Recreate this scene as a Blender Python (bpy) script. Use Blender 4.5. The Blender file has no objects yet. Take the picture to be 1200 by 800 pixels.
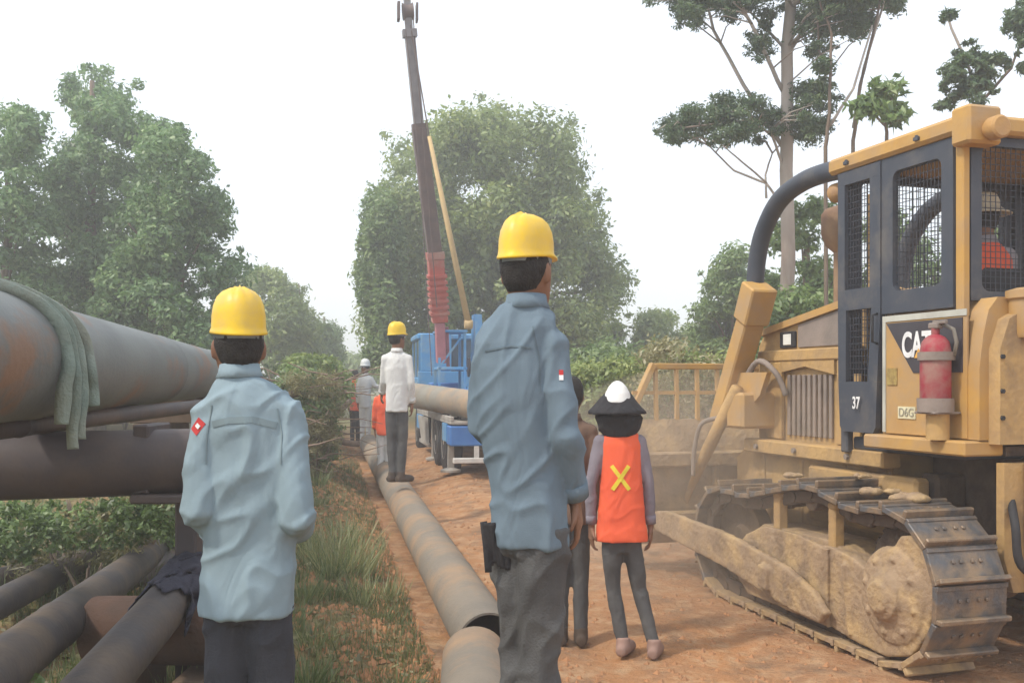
import bpy, math, random
import numpy as np
from mathutils import Vector, Matrix, noise
from mathutils.bvhtree import BVHTree
random.seed(7); RNG = np.random.default_rng(7)
R = math.radians
S = bpy.context.scene
COL = S.collection

# ------------------------------------------------------------------ camera, sky, sun, exposure
CAMZ, F, HY = 1.5, 1167.0, 448.0
cam = bpy.data.objects.new('camera', bpy.data.cameras.new('camera')); COL.objects.link(cam)
cam.location = (0, 0, CAMZ); cam.rotation_euler = (R(90), 0, 0)
cam.data.sensor_width = 36; cam.data.lens = 36 * F / 1200; cam.data.shift_y = (HY - 400) / 1200
cam.data.clip_start = 0.05; cam.data.clip_end = 3000
S.camera = cam
SUN_EL, SUN_AZ = 52, -118      # azimuth: degrees clockwise from +Y; the sun stands behind the camera's left shoulder
w = bpy.data.worlds.new('World'); S.world = w; w.use_nodes = True
nt = w.node_tree; bg = nt.nodes['Background']
sky = nt.nodes.new('ShaderNodeTexSky'); sky.sky_type = 'NISHITA'; sky.sun_disc = False
sky.sun_elevation = R(SUN_EL); sky.sun_rotation = R(SUN_AZ)
sky.air_density = 1.0; sky.dust_density = 3.0; sky.ozone_density = 1.6; sky.altitude = 0
veil = nt.nodes.new('ShaderNodeMix'); veil.data_type = 'RGBA'; veil.inputs[0].default_value = .50       # thin bright overcast veil over the clear sky
nt.links.new(sky.outputs[0], veil.inputs[6]); veil.inputs[7].default_value = (12.4, 12.9, 13.2, 1)
nt.links.new(veil.outputs[2], bg.inputs[0]); bg.inputs[1].default_value = 0.13
sd = bpy.data.lights.new('sun', 'SUN'); sun = bpy.data.objects.new('sun', sd); COL.objects.link(sun)
sd.energy = 2.3; sd.angle = R(4); sd.color = (1.0, 0.92, 0.79)
a, e = R(SUN_AZ), R(SUN_EL)
to_sun = Vector((math.sin(a) * math.cos(e), math.cos(a) * math.cos(e), math.sin(e)))
sun.rotation_euler = to_sun.to_track_quat('Z', 'Y').to_euler()
sun.location = to_sun * 50
S.view_settings.view_transform = 'Standard'; S.view_settings.look = 'None'
S.view_settings.exposure = 0.34; S.view_settings.gamma = 1.0
S.cycles.volume_bounces = 1
S.cycles.max_bounces = 7; S.cycles.diffuse_bounces = 3; S.cycles.transparent_max_bounces = 8
S.cycles.volume_step_rate = 4

# ------------------------------------------------------------------ helpers
def W(px, py, d):
    return Vector(((px - 600) / F * d, d, CAMZ + (HY - py) / F * d))

def tag(o, label=None, cat=None, group=None, kind=None):
    if label: o['label'] = label
    if cat: o['category'] = cat
    if group: o['group'] = group
    if kind: o['kind'] = kind
    return o

def empty(name, loc, rz=0, **k):
    o = bpy.data.objects.new(name, None); COL.objects.link(o)
    o.location = loc; o.rotation_euler = (0, 0, rz); o.empty_display_size = .2
    return tag(o, **k)

def smoothstep(a, b, x):
    t = min(1, max(0, (x - a) / (b - a))); return t * t * (3 - 2 * t)

def link_mesh(name, me, mat, parent=None, smooth=True, loc=None):
    o = bpy.data.objects.new(name, me); COL.objects.link(o)
    if mat is not None and not me.materials: me.materials.append(mat)
    if smooth: me.polygons.foreach_set('use_smooth', [True] * len(me.polygons))
    if parent: o.parent = parent
    if loc is not None: o.location = loc
    return o

def frame_from(t, hint=Vector((0, 0, 1))):
    t = t.normalized()
    if abs(t.dot(hint)) > .96: hint = Vector((1, 0, 0)) if abs(t.x) < .9 else Vector((0, 1, 0))
    x = hint.cross(t).normalized(); y = t.cross(x).normalized()
    return x, y

class MB:
    def __init__(s): s.v = []; s.f = []
    def add(s, vs, fs):
        n = len(s.v); s.v += [tuple(v) for v in vs]; s.f += [tuple(i + n for i in f) for f in fs]; return s
    def box(s, a, b, bev=0.0, M=None):
        x0, y0, z0 = a; x1, y1, z1 = b
        c = min(bev, abs(x1 - x0) / 2.1, abs(y1 - y0) / 2.1, abs(z1 - z0) / 2.1)
        if c <= 0:
            vs = [(x0,y0,z0),(x1,y0,z0),(x1,y1,z0),(x0,y1,z0),(x0,y0,z1),(x1,y0,z1),(x1,y1,z1),(x0,y1,z1)]
            fs = [(0,3,2,1),(4,5,6,7),(0,1,5,4),(1,2,6,5),(2,3,7,6),(3,0,4,7)]
        else:
            vs = []; fs = []
            def ring(z, i):
                return [(x0+i,y0+c,z),(x0+c,y0+i,z),(x1-c,y0+i,z),(x1-i,y0+c,z),(x1-i,y1-c,z),(x1-c,y1-i,z),(x0+c,y1-i,z),(x0+i,y1-c,z)]
            vs = ring(z0, c*.99) + ring(z0+c, 0) + ring(z1-c, 0) + ring(z1, c*.99)
            for k in range(3):
                for j in range(8):
                    fs.append((k*8+j, k*8+(j+1)%8, (k+1)*8+(j+1)%8, (k+1)*8+j))
            fs.append(tuple(range(7,-1,-1))); fs.append(tuple(range(24,32)))
        if M is not None: vs = [M @ Vector(v) for v in vs]
        return s.add(vs, fs)
    def bar(s, p, q, wx, wy, hint=Vector((0,0,1)), bev=0.0):
        p = Vector(p); q = Vector(q); t = (q - p); L = t.length; x, y = frame_from(t, hint); t.normalize()
        M = Matrix(((x.x,y.x,t.x,p.x),(x.y,y.y,t.y,p.y),(x.z,y.z,t.z,p.z),(0,0,0,1)))
        return s.box((-wx/2,-wy/2,0),(wx/2,wy/2,L),bev,M)
    def tube(s, pts, rad, n=12, caps=True, hint=Vector((0,0,1))):
        pts = [Vector(p) for p in pts]
        if not hasattr(rad, '__len__'): rad = [rad]*len(pts)
        rings = []; px = None
        for i, p in enumerate(pts):
            t = (pts[min(i+1,len(pts)-1)] - pts[max(i-1,0)])
            if t.length < 1e-9: t = Vector((0,0,1))
            x, y = frame_from(t, hint)
            if px is not None:
                x = (px - t.normalized()*px.dot(t.normalized()))
                if x.length < 1e-6: x, _ = frame_from(t, hint)
                x.normalize(); y = t.normalized().cross(x)
            px = x
            rings.append([p + x*math.cos(2*math.pi*k/n)*rad[i] + y*math.sin(2*math.pi*k/n)*rad[i] for k in range(n)])
        vs = [v for r in rings for v in r]; fs = []
        for i in range(len(rings)-1):
            for k in range(n): fs.append((i*n+k, i*n+(k+1)%n, (i+1)*n+(k+1)%n, (i+1)*n+k))
        if caps: fs.append(tuple(range(n-1,-1,-1))); fs.append(tuple(range((len(rings)-1)*n, len(rings)*n)))
        return s.add(vs, fs)
    def loft(s, rings, n=20, yaw=0.0, power=2.0):
        # rings: (x, y, z, rx, ry[, yaw]) in horizontal planes
        vs = []; fs = []
        for r in rings:
            yw = r[5] if len(r) > 5 else yaw
            for k in range(n):
                a = 2*math.pi*k/n; ca, sa = math.cos(a), math.sin(a)
                ex = math.copysign(abs(ca)**(2/power), ca)*r[3]; ey = math.copysign(abs(sa)**(2/power), sa)*r[4]
                vs.append((r[0]+ex*math.cos(yw)-ey*math.sin(yw), r[1]+ex*math.sin(yw)+ey*math.cos(yw), r[2]))
        up = rings[-1][2] > rings[0][2]
        for i in range(len(rings)-1):
            for k in range(n):
                f = (i*n+k, i*n+(k+1)%n, (i+1)*n+(k+1)%n, (i+1)*n+k); fs.append(f if up else f[::-1])
        a = tuple(range(n-1,-1,-1)); b = tuple(range((len(rings)-1)*n, len(rings)*n))
        fs += [a, b] if up else [a[::-1], b[::-1]]
        return s.add(vs, fs)
    def ell(s, c, r, n=16, m=10, yaw=0):
        rg = []
        for i in range(1, m):
            th = math.pi*i/m
            rg.append((c[0], c[1], c[2]-math.cos(th)*r[2], r[0]*math.sin(th), r[1]*math.sin(th), yaw))
        return s.loft(rg, n)
    def lathe(s, prof, c=(0,0,0), axis=(0,0,1), n=32, close=False):
        # prof: (radius, height along axis)
        ax = Vector(axis).normalized(); x, y = frame_from(ax); c = Vector(c); vs = []; fs = []
        for r, h in prof:
            for k in range(n):
                a = 2*math.pi*k/n; vs.append(c + ax*h + (x*math.cos(a)+y*math.sin(a))*r)
        m = len(prof)
        for i in range(m if close else m-1):
            j = (i+1) % m
            for k in range(n): fs.append((i*n+k, i*n+(k+1)%n, j*n+(k+1)%n, j*n+k))
        if not close:
            fs.append(tuple(range(n-1,-1,-1))); fs.append(tuple(range((m-1)*n, m*n)))
        return s.add(vs, fs)
    def prism(s, poly, h0, h1, fn):
        # poly: 2-D points; fn(u, v, h) gives 3-D point
        n = len(poly); vs = [fn(u,v,h0) for u,v in poly] + [fn(u,v,h1) for u,v in poly]
        fs = [tuple(range(n-1,-1,-1)), tuple(range(n,2*n))] + [(k,(k+1)%n,n+(k+1)%n,n+k) for k in range(n)]
        return s.add(vs, fs)
    def mesh(s, name):
        me = bpy.data.meshes.new(name); me.from_pydata([tuple(v) for v in s.v], [], s.f); me.update()
        import bmesh
        b = bmesh.new(); b.from_mesh(me); bmesh.ops.recalc_face_normals(b, faces=b.faces); b.to_mesh(me); b.free()
        return me
    def build(s, name, mat, parent=None, smooth=False, auto=None, **k):
        me = s.mesh(name); loc = None
        if parent is None:
            co = np.array([v[:] for v in s.v]); loc = ((co[:,0].min()+co[:,0].max())/2, (co[:,1].min()+co[:,1].max())/2, co[:,2].min())
            me.transform(Matrix.Translation(-Vector(loc)))
        o = link_mesh(name, me, mat, parent, smooth, loc)
        if auto: 
            me.polygons.foreach_set('use_smooth', [True]*len(me.polygons))
            me.set_sharp_from_angle(angle=R(auto))
        return tag(o, **k)

def remesh(mb, voxel, it=4, fac=.5):
    me = mb.mesh('tmp'); o = bpy.data.objects.new('tmp', me); COL.objects.link(o)
    m = o.modifiers.new('r', 'REMESH'); m.mode = 'VOXEL'; m.voxel_size = voxel
    if it:
        q = o.modifiers.new('s', 'SMOOTH'); q.iterations = it; q.factor = fac
    dg = bpy.context.evaluated_depsgraph_get()
    out = bpy.data.meshes.new_from_object(o.evaluated_get(dg)); bpy.data.objects.remove(o); bpy.data.meshes.remove(me)
    return out

def wrinkle(me, amp=.008, seed=0, sx=9, sz=2.6, low=.0, fn=None):
    """cloth folds: warped, mostly vertical ridges with a few slanting tension folds"""
    off = Vector((seed*7.3, seed*3.1, seed*1.7)); vs = me.vertices; ns = [v.normal.copy() for v in vs]
    for v, nn in zip(vs, ns):
        p = v.co
        wv = noise.noise_vector(p*3.0+off)*.07
        q = p + wv
        a = noise.noise(Vector((q.x*sx*.8, q.y*sx*.8, q.z*sz*.7))+off)
        b = noise.noise(Vector((q.x*sx*.5+q.z*3, q.y*sx*.4, q.z*8-q.x*9))+off*2)
        c = noise.noise(q*26+off)
        k = amp * (fn(p) if fn else 1)
        s1 = max(0, 1-abs(a)*3.4)**1.4; s2 = max(0, 1-abs(b)*3.2)**1.4
        v.co = p + nn * (k*(s1*.42 + s2*.5 - .22 + .35*(a+b) + .04*c) + low)
    me.update()

# ------------------------------------------------------------------ materials
MATS = {}
def mat(name, c1, c2=None, c3=None, rough=.8, scale=6, scale3=2.0, thr=.55, bump=.15, bscale=60, metal=0, stretch=(1,1,1), spec=.3, coord='Object', detail=6, soft=.12, trans=0, fold=0):
    if name in MATS: return MATS[name]
    m = bpy.data.materials.new(name); m.use_nodes = True; N = m.node_tree.nodes; L = m.node_tree.links
    b = N['Principled BSDF']; b.inputs['Roughness'].default_value = rough; b.inputs['Metallic'].default_value = metal
    b.inputs['Specular IOR Level'].default_value = spec
    tc = N.new('ShaderNodeTexCoord'); mp = N.new('ShaderNodeMapping'); mp.inputs['Scale'].default_value = stretch
    L.new(tc.outputs[coord], mp.inputs[0])
    c2 = c2 or tuple(x*.75 for x in c1)
    n1 = N.new('ShaderNodeTexNoise'); n1.inputs['Scale'].default_value = scale; n1.inputs['Detail'].default_value = detail; L.new(mp.outputs[0], n1.inputs[0])
    r1 = N.new('ShaderNodeMapRange'); r1.inputs[1].default_value = .35; r1.inputs[2].default_value = .68; L.new(n1.outputs[0], r1.inputs[0])
    mx = N.new('ShaderNodeMix'); mx.data_type = 'RGBA'; mx.inputs[6].default_value = (*c1,1); mx.inputs[7].default_value = (*c2,1); L.new(r1.outputs[0], mx.inputs[0])
    out = mx.outputs[2]
    if c3:
        n3 = N.new('ShaderNodeTexNoise'); n3.inputs['Scale'].default_value = scale3; n3.inputs['Detail'].default_value = 8; n3.inputs['Roughness'].default_value = .62
        L.new(mp.outputs[0], n3.inputs[0])
        r3 = N.new('ShaderNodeMapRange'); r3.inputs[1].default_value = thr-soft; r3.inputs[2].default_value = thr+soft; L.new(n3.outputs[0], r3.inputs[0])
        m3 = N.new('ShaderNodeMix'); m3.data_type = 'RGBA'; m3.inputs[7].default_value = (*c3,1); L.new(out, m3.inputs[6]); L.new(r3.outputs[0], m3.inputs[0]); out = m3.outputs[2]
    L.new(out, b.inputs['Base Color'])
    if bump:
        nb = N.new('ShaderNodeTexNoise'); nb.inputs['Scale'].default_value = bscale; nb.inputs['Detail'].default_value = 5; L.new(mp.outputs[0], nb.inputs[0])
        bp = N.new('ShaderNodeBump'); bp.inputs['Strength'].default_value = bump; bp.inputs['Distance'].default_value = .02; L.new(nb.outputs[0], bp.inputs['Height']); L.new(bp.outputs[0], b.inputs['Normal'])
    if fold:
        mp2 = N.new('ShaderNodeMapping'); mp2.inputs['Scale'].default_value = (1,1,.45); L.new(tc.outputs[coord], mp2.inputs[0])
        nf = N.new('ShaderNodeTexNoise'); nf.inputs['Scale'].default_value = 8; nf.inputs['Detail'].default_value = 2; nf.inputs['Distortion'].default_value = 1.2; L.new(mp2.outputs[0], nf.inputs[0])
        b2 = N.new('ShaderNodeBump'); b2.inputs['Strength'].default_value = fold; b2.inputs['Distance'].default_value = .03; L.new(nf.outputs[0], b2.inputs['Height'])
        if bump: L.new(b2.outputs[0], bp.inputs['Normal'])
        else: L.new(b2.outputs[0], b.inputs['Normal'])
    MATS[name] = m; return m

def leafmat(name, c1, c2, c3):
    m = bpy.data.materials.new(name); m.use_nodes = True; N = m.node_tree.nodes; L = m.node_tree.links; N.clear()
    at = N.new('ShaderNodeAttribute'); at.attribute_name = 'v'
    cr = N.new('ShaderNodeValToRGB'); cr.color_ramp.elements[0].color = (*c1,1); cr.color_ramp.elements[1].color = (*c3,1)
    el = cr.color_ramp.elements.new(.55); el.color = (*c2,1); L.new(at.outputs['Fac'], cr.inputs[0])
    d = N.new('ShaderNodeBsdfDiffuse'); t = N.new('ShaderNodeBsdfTranslucent'); mx = N.new('ShaderNodeMixShader'); mx.inputs[0].default_value = .42
    g = N.new('ShaderNodeBsdfGlossy'); g.inputs['Roughness'].default_value = .5; mg = N.new('ShaderNodeMixShader'); mg.inputs[0].default_value = .06
    L.new(cr.outputs[0], d.inputs[0]); L.new(cr.outputs[0], t.inputs[0]); L.new(d.outputs[0], mx.inputs[1]); L.new(t.outputs[0], mx.inputs[2])
    L.new(mx.outputs[0], mg.inputs[1]); L.new(g.outputs[0], mg.inputs[2])
    o = N.new('ShaderNodeOutputMaterial'); L.new(mg.outputs[0], o.inputs[0]); return m

DUST = (.40,.27,.16)
M_yel = mat('dozer_yellow', (.52,.30,.075), (.43,.25,.08), (.38,.26,.15), rough=.6, scale=5, scale3=3.2, thr=.53, soft=.16, bump=.1, bscale=30)
M_yeld = mat('dozer_yellow_dusty', (.47,.30,.12), (.38,.25,.12), (.23,.16,.10), rough=.9, scale=6, scale3=3.5, thr=.60, bump=.35, bscale=25)
M_mudshade = mat('caked_mud_shade', (.11,.08,.055), (.07,.05,.04), (.2,.14,.09), rough=.95, scale=9, bump=.6, bscale=30)  # mud colour darkened to paint in shade inside tracks and under the ledge
M_mud = mat('caked_mud', (.35,.25,.16), (.22,.155,.10), (.46,.32,.16), rough=.95, scale=4.5, scale3=5, thr=.58, bump=.8, bscale=24)
M_dark = mat('dark_blue_grey_paint', (.045,.055,.075), (.065,.07,.085), (.13,.12,.11), rough=.5, scale3=3, thr=.64, bump=.06)
M_blk = mat('black_rubber', (.03,.03,.033), rough=.7)
M_steel = mat('worn_track_steel', (.125,.13,.14), (.08,.078,.078), (.27,.19,.12), rough=.5, metal=.35, scale=8, scale3=6, thr=.53, bump=.3, bscale=40)
M_mesh = mat('guard_wire', (.05,.055,.07), rough=.6, bump=0)
M_white = mat('white_print', (.8,.8,.8), rough=.6, bump=0)
M_cream = mat('cream_sticker', (.75,.70,.48), rough=.6, bump=0)
M_red = mat('dusty_red_cylinder', (.33,.025,.045), (.27,.04,.055), (.30,.17,.14), rough=.55, scale=10, scale3=7, thr=.54, bump=.05)
M_brk = mat('bracket_grey_dust', (.27,.22,.19), (.2,.17,.15), rough=.8)
M_lamp = mat('lamp_housing', (.48,.28,.10), (.36,.22,.12), rough=.6)
M_glass = mat('lamp_glass', (.75,.76,.72), rough=.15, bump=0)

# ------------------------------------------------------------------ ground
PX0, PY0, PX1, PY1 = -.12, 5.3, -2.58, 18.0       # ground line of the long pipe
def pipe_x(y): return PX0 + (PX1-PX0)*(y-PY0)/(PY1-PY0)
def H(x, y):
    base = -.06 + .28*smoothstep(5, 19, y) + .1*smoothstep(15, 40, y)
    dx = x - pipe_x(y)
    lane = smoothstep(.35, 1.1, dx) * .13*smoothstep(8.5, 12.5, y)
    left = smoothstep(.25, .9, -dx) * (.10 + .14*smoothstep(6, 12, y))
    mound = .24*math.exp(-((x-.05)**2/.25 + (y-3.15)**2/.35))
    far = .16*math.exp(-((x+2.9)**2/.3 + (y-19)**2/2.5))
    amp = .02 + .05*smoothstep(0, 1.0, -dx)*smoothstep(30, 15, abs(y))
    p = Vector((x, y, 0))
    n = noise.fractal(p*1.1, .8, 2.1, 4)*amp + noise.noise(p*6)*amp*.35
    if dx > .3 and 4 < y < 14:
        rut = math.exp(-((x-.55-.1*math.sin(y*.7)+(y-6)*.1)/.14)**2)+math.exp(-((x-1.35+(y-6)*.12)/.16)**2)*(1 if y < 6.5 else .3)
        n += -.022*rut*smoothstep(14, 10, y)*smoothstep(4,5,y) + noise.noise(Vector((x*2.6, y*2.6, 7)))*.018
    if y > 60 or abs(x) > 60: n *= .3
    return base + lane + left + mound + far + n

def axis_pts(a, b, s0, grow, lim):
    out = [a]; s = s0
    while out[-1] < b: out.append(out[-1] + s); s = min(s*grow, lim)
    return out
ys = axis_pts(1.0, 9.0, .06, 1.0, .06) + axis_pts(9.1, 420, .09, 1.035, 30)
xr = axis_pts(0, 4, .06, 1.0, .06) + axis_pts(4.1, 200, .1, 1.07, 20)
xs = [-x for x in xr[::-1]] + xr[1:]
ys = [-25, -12, -5, -2, 0, .5] + ys
gv = [(x, y, H(x, y)) for y in ys for x in xs]
nx = len(xs); gf = [(j*nx+i, j*nx+i+1, (j+1)*nx+i+1, (j+1)*nx+i) for j in range(len(ys)-1) for i in range(nx-1)]
gm = bpy.data.meshes.new('ground'); gm.from_pydata(gv, [], gf); gm.update()
def ground_mat():
    m = bpy.data.materials.new('ground_soil'); m.use_nodes = True; N = m.node_tree.nodes; L = m.node_tree.links; b = N['Principled BSDF']
    b.inputs['Roughness'].default_value = .95; b.inputs['Specular IOR Level'].default_value = .15
    tc = N.new('ShaderNodeTexCoord'); sp = N.new('ShaderNodeSeparateXYZ'); L.new(tc.outputs['Object'], sp.inputs[0])
    def nz(sc, det=6, rg=.55):
        n = N.new('ShaderNodeTexNoise'); n.inputs['Scale'].default_value = sc; n.inputs['Detail'].default_value = det; n.inputs['Roughness'].default_value = rg; L.new(tc.outputs['Object'], n.inputs[0]); return n.outputs[0]
    def mr(v, a, b_, c=0, d=1):
        n = N.new('ShaderNodeMapRange'); n.inputs[1].default_value = a; n.inputs[2].default_value = b_; n.inputs[3].default_value = c; n.inputs[4].default_value = d; L.new(v, n.inputs[0]); return n.outputs[0]
    def mix(f, c, d):
        n = N.new('ShaderNodeMix'); n.data_type = 'RGBA'; L.new(f, n.inputs[0])
        for k, x in ((6, c), (7, d)):
            if isinstance(x, tuple): n.inputs[k].default_value = (*x, 1)
            else: L.new(x, n.inputs[k])
        return n.outputs[2]
    def ma(op, x, y):
        n = N.new('ShaderNodeMath'); n.operation = op
        for k, q in ((0, x), (1, y)):
            if isinstance(q, (int, float)): n.inputs[k].default_value = q
            else: L.new(q, n.inputs[k])
        return n.outputs[0]
    soil = mix(mr(nz(1.3), .35, .65), (.42,.21,.095), (.31,.172,.095))
    soil = mix(mr(nz(9), .45, .7), soil, (.45,.29,.17))
    soil = mix(mr(nz(2.3, 8, .7), .50, .66), soil, (.215,.135,.085))
    left = mix(mr(nz(4, 8, .7), .40, .62), (.27,.17,.09), (.12,.125,.045))
    left = mix(mr(nz(14), .5, .75), left, (.28,.25,.13))
    slope = (PX1-PX0)/(PY1-PY0)
    dx = ma('SUBTRACT', sp.outputs[0], ma('ADD', ma('MULTIPLY', ma('SUBTRACT', sp.outputs[1], PY0), slope), PX0))
    dn = ma('ADD', dx, ma('MULTIPLY', ma('SUBTRACT', nz(1.7), .5), 1.2))
    f = mr(dn, -.75, -.25, 1, 0)
    col = mix(f, soil, left)
    # beyond the lane and on its right the ground is overgrown
    fr = mr(ma('ADD', sp.outputs[0], ma('MULTIPLY', nz(.6), 1.5)), 4.5, 6.5)
    ff = mr(sp.outputs[1], 20, 30)
    col = mix(ff, col, (.20,.19,.09)); 
    L.new(col, b.inputs['Base Color'])
    bp = N.new('ShaderNodeBump'); bp.inputs['Strength'].default_value = .7; bp.inputs['Distance'].default_value = .05
    L.new(ma('ADD', nz(22, 6, .65), ma('MULTIPLY', nz(4), 1.5)), bp.inputs['Height']); L.new(bp.outputs[0], b.inputs['Normal'])
    return m
link_mesh('ground', gm, ground_mat()); bpy.data.objects['ground']['kind'] = 'structure'

# ------------------------------------------------------------------ leaves, trees
def quads_obj(name, C, U, V, val, m, parent=None, shape='leaf'):
    """C centres (n,3), U half-length vectors, V half-width vectors"""
    n = len(C)
    if shape == 'leaf': co = np.stack([C-U, C+V*1.0-U*.1, C+U, C-V-U*.1], 1).reshape(-1,3)
    else: co = np.stack([C-V, C+V, C+U*2+V*.15, C+U*2-V*.15], 1).reshape(-1,3)
    me = bpy.data.meshes.new(name); me.vertices.add(4*n); me.vertices.foreach_set('co', co.astype(np.float32).ravel())
    me.loops.add(4*n); me.loops.foreach_set('vertex_index', np.arange(4*n, dtype=np.int32))
    me.polygons.add(n); me.polygons.foreach_set('loop_start', np.arange(0,4*n,4,dtype=np.int32)); me.update(calc_edges=True)
    at = me.attributes.new('v', 'FLOAT', 'FACE'); at.data.foreach_set('value', np.asarray(val, dtype=np.float32))
    return link_mesh(name, me, m, parent, smooth=False)

def unit(a): return a/np.maximum(np.linalg.norm(a, axis=1, keepdims=True), 1e-9)

def inpoly(pts, poly):
    x, y = pts[:,0], pts[:,1]; r = np.zeros(len(pts), bool); n = len(poly); j = n-1
    for i in range(n):
        xi, yi = poly[i]; xj, yj = poly[j]
        c = ((yi > y) != (yj > y)) & (x < (xj-xi)*(y-yi)/((yj-yi) or 1e-9)+xi); r ^= c; j = i
    return r

def crown(polys, d, dh, nc, cr, nl, ls, m, root, droop=0.0, flat=.75, aspect=.45, vshift=0.0, org=None, name='crown', feather=False):
    """clusters spread through the crown's volume; the outline polygon is given as seen from the lane, depth dh metres either way"""
    cs = []; tot = 0; nc = int(nc*2.2); cr = cr*.60; nl = int(nl*1.7); ls = ls*.70
    if not isinstance(polys[0][0], (tuple, list)): polys = [polys]
    areas = []
    for P in polys:
        q = np.array(P); areas.append((q[:,0].max()-q[:,0].min())*(q[:,1].max()-q[:,1].min()))
    for P, A in zip(polys, areas):
        q = np.array(P, float); c0 = q.mean(0); k = max(2, int(nc*A/sum(areas))); got = []
        Ps = [tuple(c0+(np.array(p)-c0)*.93) for p in P]
        hw = (q[:,0].max()-q[:,0].min())/2
        while len(got) < k:
            t = RNG.uniform(q.min(0), q.max(0), (k*2,2)); t = t[inpoly(t, Ps)]; got += [g for g in t if noise.noise(Vector((g[0]*.045*30/d/1.5, g[1]*.06*30/d/1.5, d))) > (-.12 if nl < 20000 else -.17)]
        for g in got[:k]:
            u = (g[0]-(q[:,0].max()+q[:,0].min())/2)/max(hw,1)
            dd = dh*math.sqrt(max(.08,1-u*u))
            dep = d + RNG.uniform(-1,1)*dd
            # keep the outline: place at own depth
            cs.append(W(g[0], g[1], dep))
    nIn = len(cs)
    for P in polys:
        for i in range(len(P)):
            a = np.array(P[i], float); b = np.array(P[(i+1)%len(P)], float); L = np.linalg.norm(b-a); cpx = cr*F/d; k = int(L/(cpx*.8))
            nr = np.array([(b-a)[1], -(b-a)[0]])/max(L,1e-6); mid = np.array(P, float).mean(0)
            if np.dot(nr, a-mid) < 0: nr = -nr
            for j in range(k):
                if random.random() < .55:
                    q = a+(b-a)*random.random()+nr*random.uniform(-.7,.8)*cpx*.7; cs.append(W(q[0], q[1], d+RNG.uniform(-.4,.4)*dh))
    cs = np.array([c[:] for c in cs]); nC = len(cs)
    rad = cr*RNG.choice([.4,.7,1.0,1.45],nC,p=[.25,.3,.3,.15])*RNG.uniform(.8,1.2,nC); rad[nIn:] = cr*RNG.uniform(.25,.6,nC-nIn); w_ = rad**2; cnt = np.maximum(3,(nl*w_/w_.sum())).astype(int)
    idx = np.repeat(np.arange(nC), cnt); n = len(idx)
    dirs = unit(RNG.normal(size=(n,3))); rr = RNG.uniform(.05,1,n)**.6*RNG.choice([1,1,1,1.25],n)
    off = dirs*rr[:,None]*rad[idx][:,None]; off[:,2] *= flat
    C = cs[idx]+off
    if droop: C[:,2] -= np.abs(off[:,0]+off[:,1])*droop
    nrm = unit(dirs*.7+RNG.normal(size=(n,3))*.6+np.array([0,0,.55]))
    t = unit(np.cross(nrm, RNG.normal(size=(n,3)))); b = np.cross(nrm, t)
    s = ls*RNG.uniform(.6,1.35,n)[:,None]
    cv = RNG.uniform(-.2,.2,nC)
    val = np.clip(.42+vshift+cv[idx]+RNG.normal(size=n)*.16, 0, 1)
    O = np.array(org)
    o = quads_obj(name, C-O, t*s, b*s*aspect, val, m, root)
    o.matrix_parent_inverse = Matrix.Identity(4)
    return cs

M_bark = mat('bark_brown', (.20,.15,.11), (.12,.09,.07), rough=.9, scale=12, stretch=(1,1,.2), bump=.6, bscale=25)
M_barkp = mat('bark_pale', (.42,.36,.31), (.30,.23,.19), (.55,.50,.45), rough=.9, scale=8, stretch=(1,1,.25), bump=.5, bscale=20)
LF_dark = leafmat('leaf_dark', (.045,.08,.025), (.11,.18,.045), (.21,.29,.08))
LF_mid = leafmat('leaf_mid', (.075,.13,.04), (.18,.28,.08), (.34,.44,.16))
LF_fresh = leafmat('leaf_fresh', (.07,.14,.055), (.18,.31,.11), (.40,.52,.24))
LF_pale = leafmat('leaf_pale', (.105,.16,.045), (.24,.32,.085), (.42,.46,.15))
LF_blue = leafmat('leaf_blue', (.045,.085,.04), (.10,.17,.065), (.20,.28,.11))
LF_dry = leafmat('leaf_dry', (.15,.14,.055), (.29,.27,.11), (.60,.56,.38))
LF_grass = leafmat('grass_blade', (.06,.09,.025), (.14,.19,.06), (.34,.33,.15))

def trunk(pts, r0, r1, m, root, org, name='trunk'):
    mb = MB(); pts = [Vector(p)-Vector(org) for p in pts]; n = len(pts)
    # resample with a little wobble
    out = []
    for i in range(n-1):
        for k in range(4):
            p = pts[i].lerp(pts[i+1], k/4); out.append(p + Vector((random.uniform(-1,1),random.uniform(-1,1),0))*min(r0*.25, .03))
    out.append(pts[-1]); N = len(out)
    mb.tube(out, [r0+(r1-r0)*i/(N-1) for i in range(N)], 8)
    return mb.build(name, m, root, smooth=True)

def tree(name, label, cat, poly, d, dh, nc, cr, nl, ls, lm, base_px, top, tr=.16, bm=None, nb=10, group=None, **k):
    bm = bm or M_bark
    X = (base_px-600)/F*d; z = H(X, d)
    root = empty(name, (X, d, z), label=label, cat=cat, group=group)
    org = (X, d, z)
    cs = crown(poly, d, dh, nc, cr, nl, ls, lm, root, org=org, **k)
    tp = W(top[0], top[1], d)
    base = Vector((X, d, z-.1)); mids = [base.lerp(tp, t)+Vector((random.uniform(-.12,.12), random.uniform(-.12,.12), 0))*(d/20) for t in (.3,.6)]
    trunk([base]+mids+[tp], tr, tr*.25, bm, root, org)
    lm_ = MB(); order = RNG.permutation(len(cs))[:nb]
    for i in order:
        c = Vector(cs[i]); t = min(.9, max(.15, (c.z-1.0-base.z)/(tp.z-base.z))); s = base.lerp(tp, t*.8)
        m_ = s.lerp(c, .5)+Vector((0,0,.15*(c-s).length)); q = [s-Vector(org), s.lerp(m_,.5)-Vector(org)+Vector((0,0,.05)), m_-Vector(org), c-Vector(org)]
        r = tr*.35*(1-t*.6); lm_.tube(q, [r, r*.75, r*.5, r*.2], 6)
    lm_.build('limbs', bm, root, smooth=True)
    return root

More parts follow.
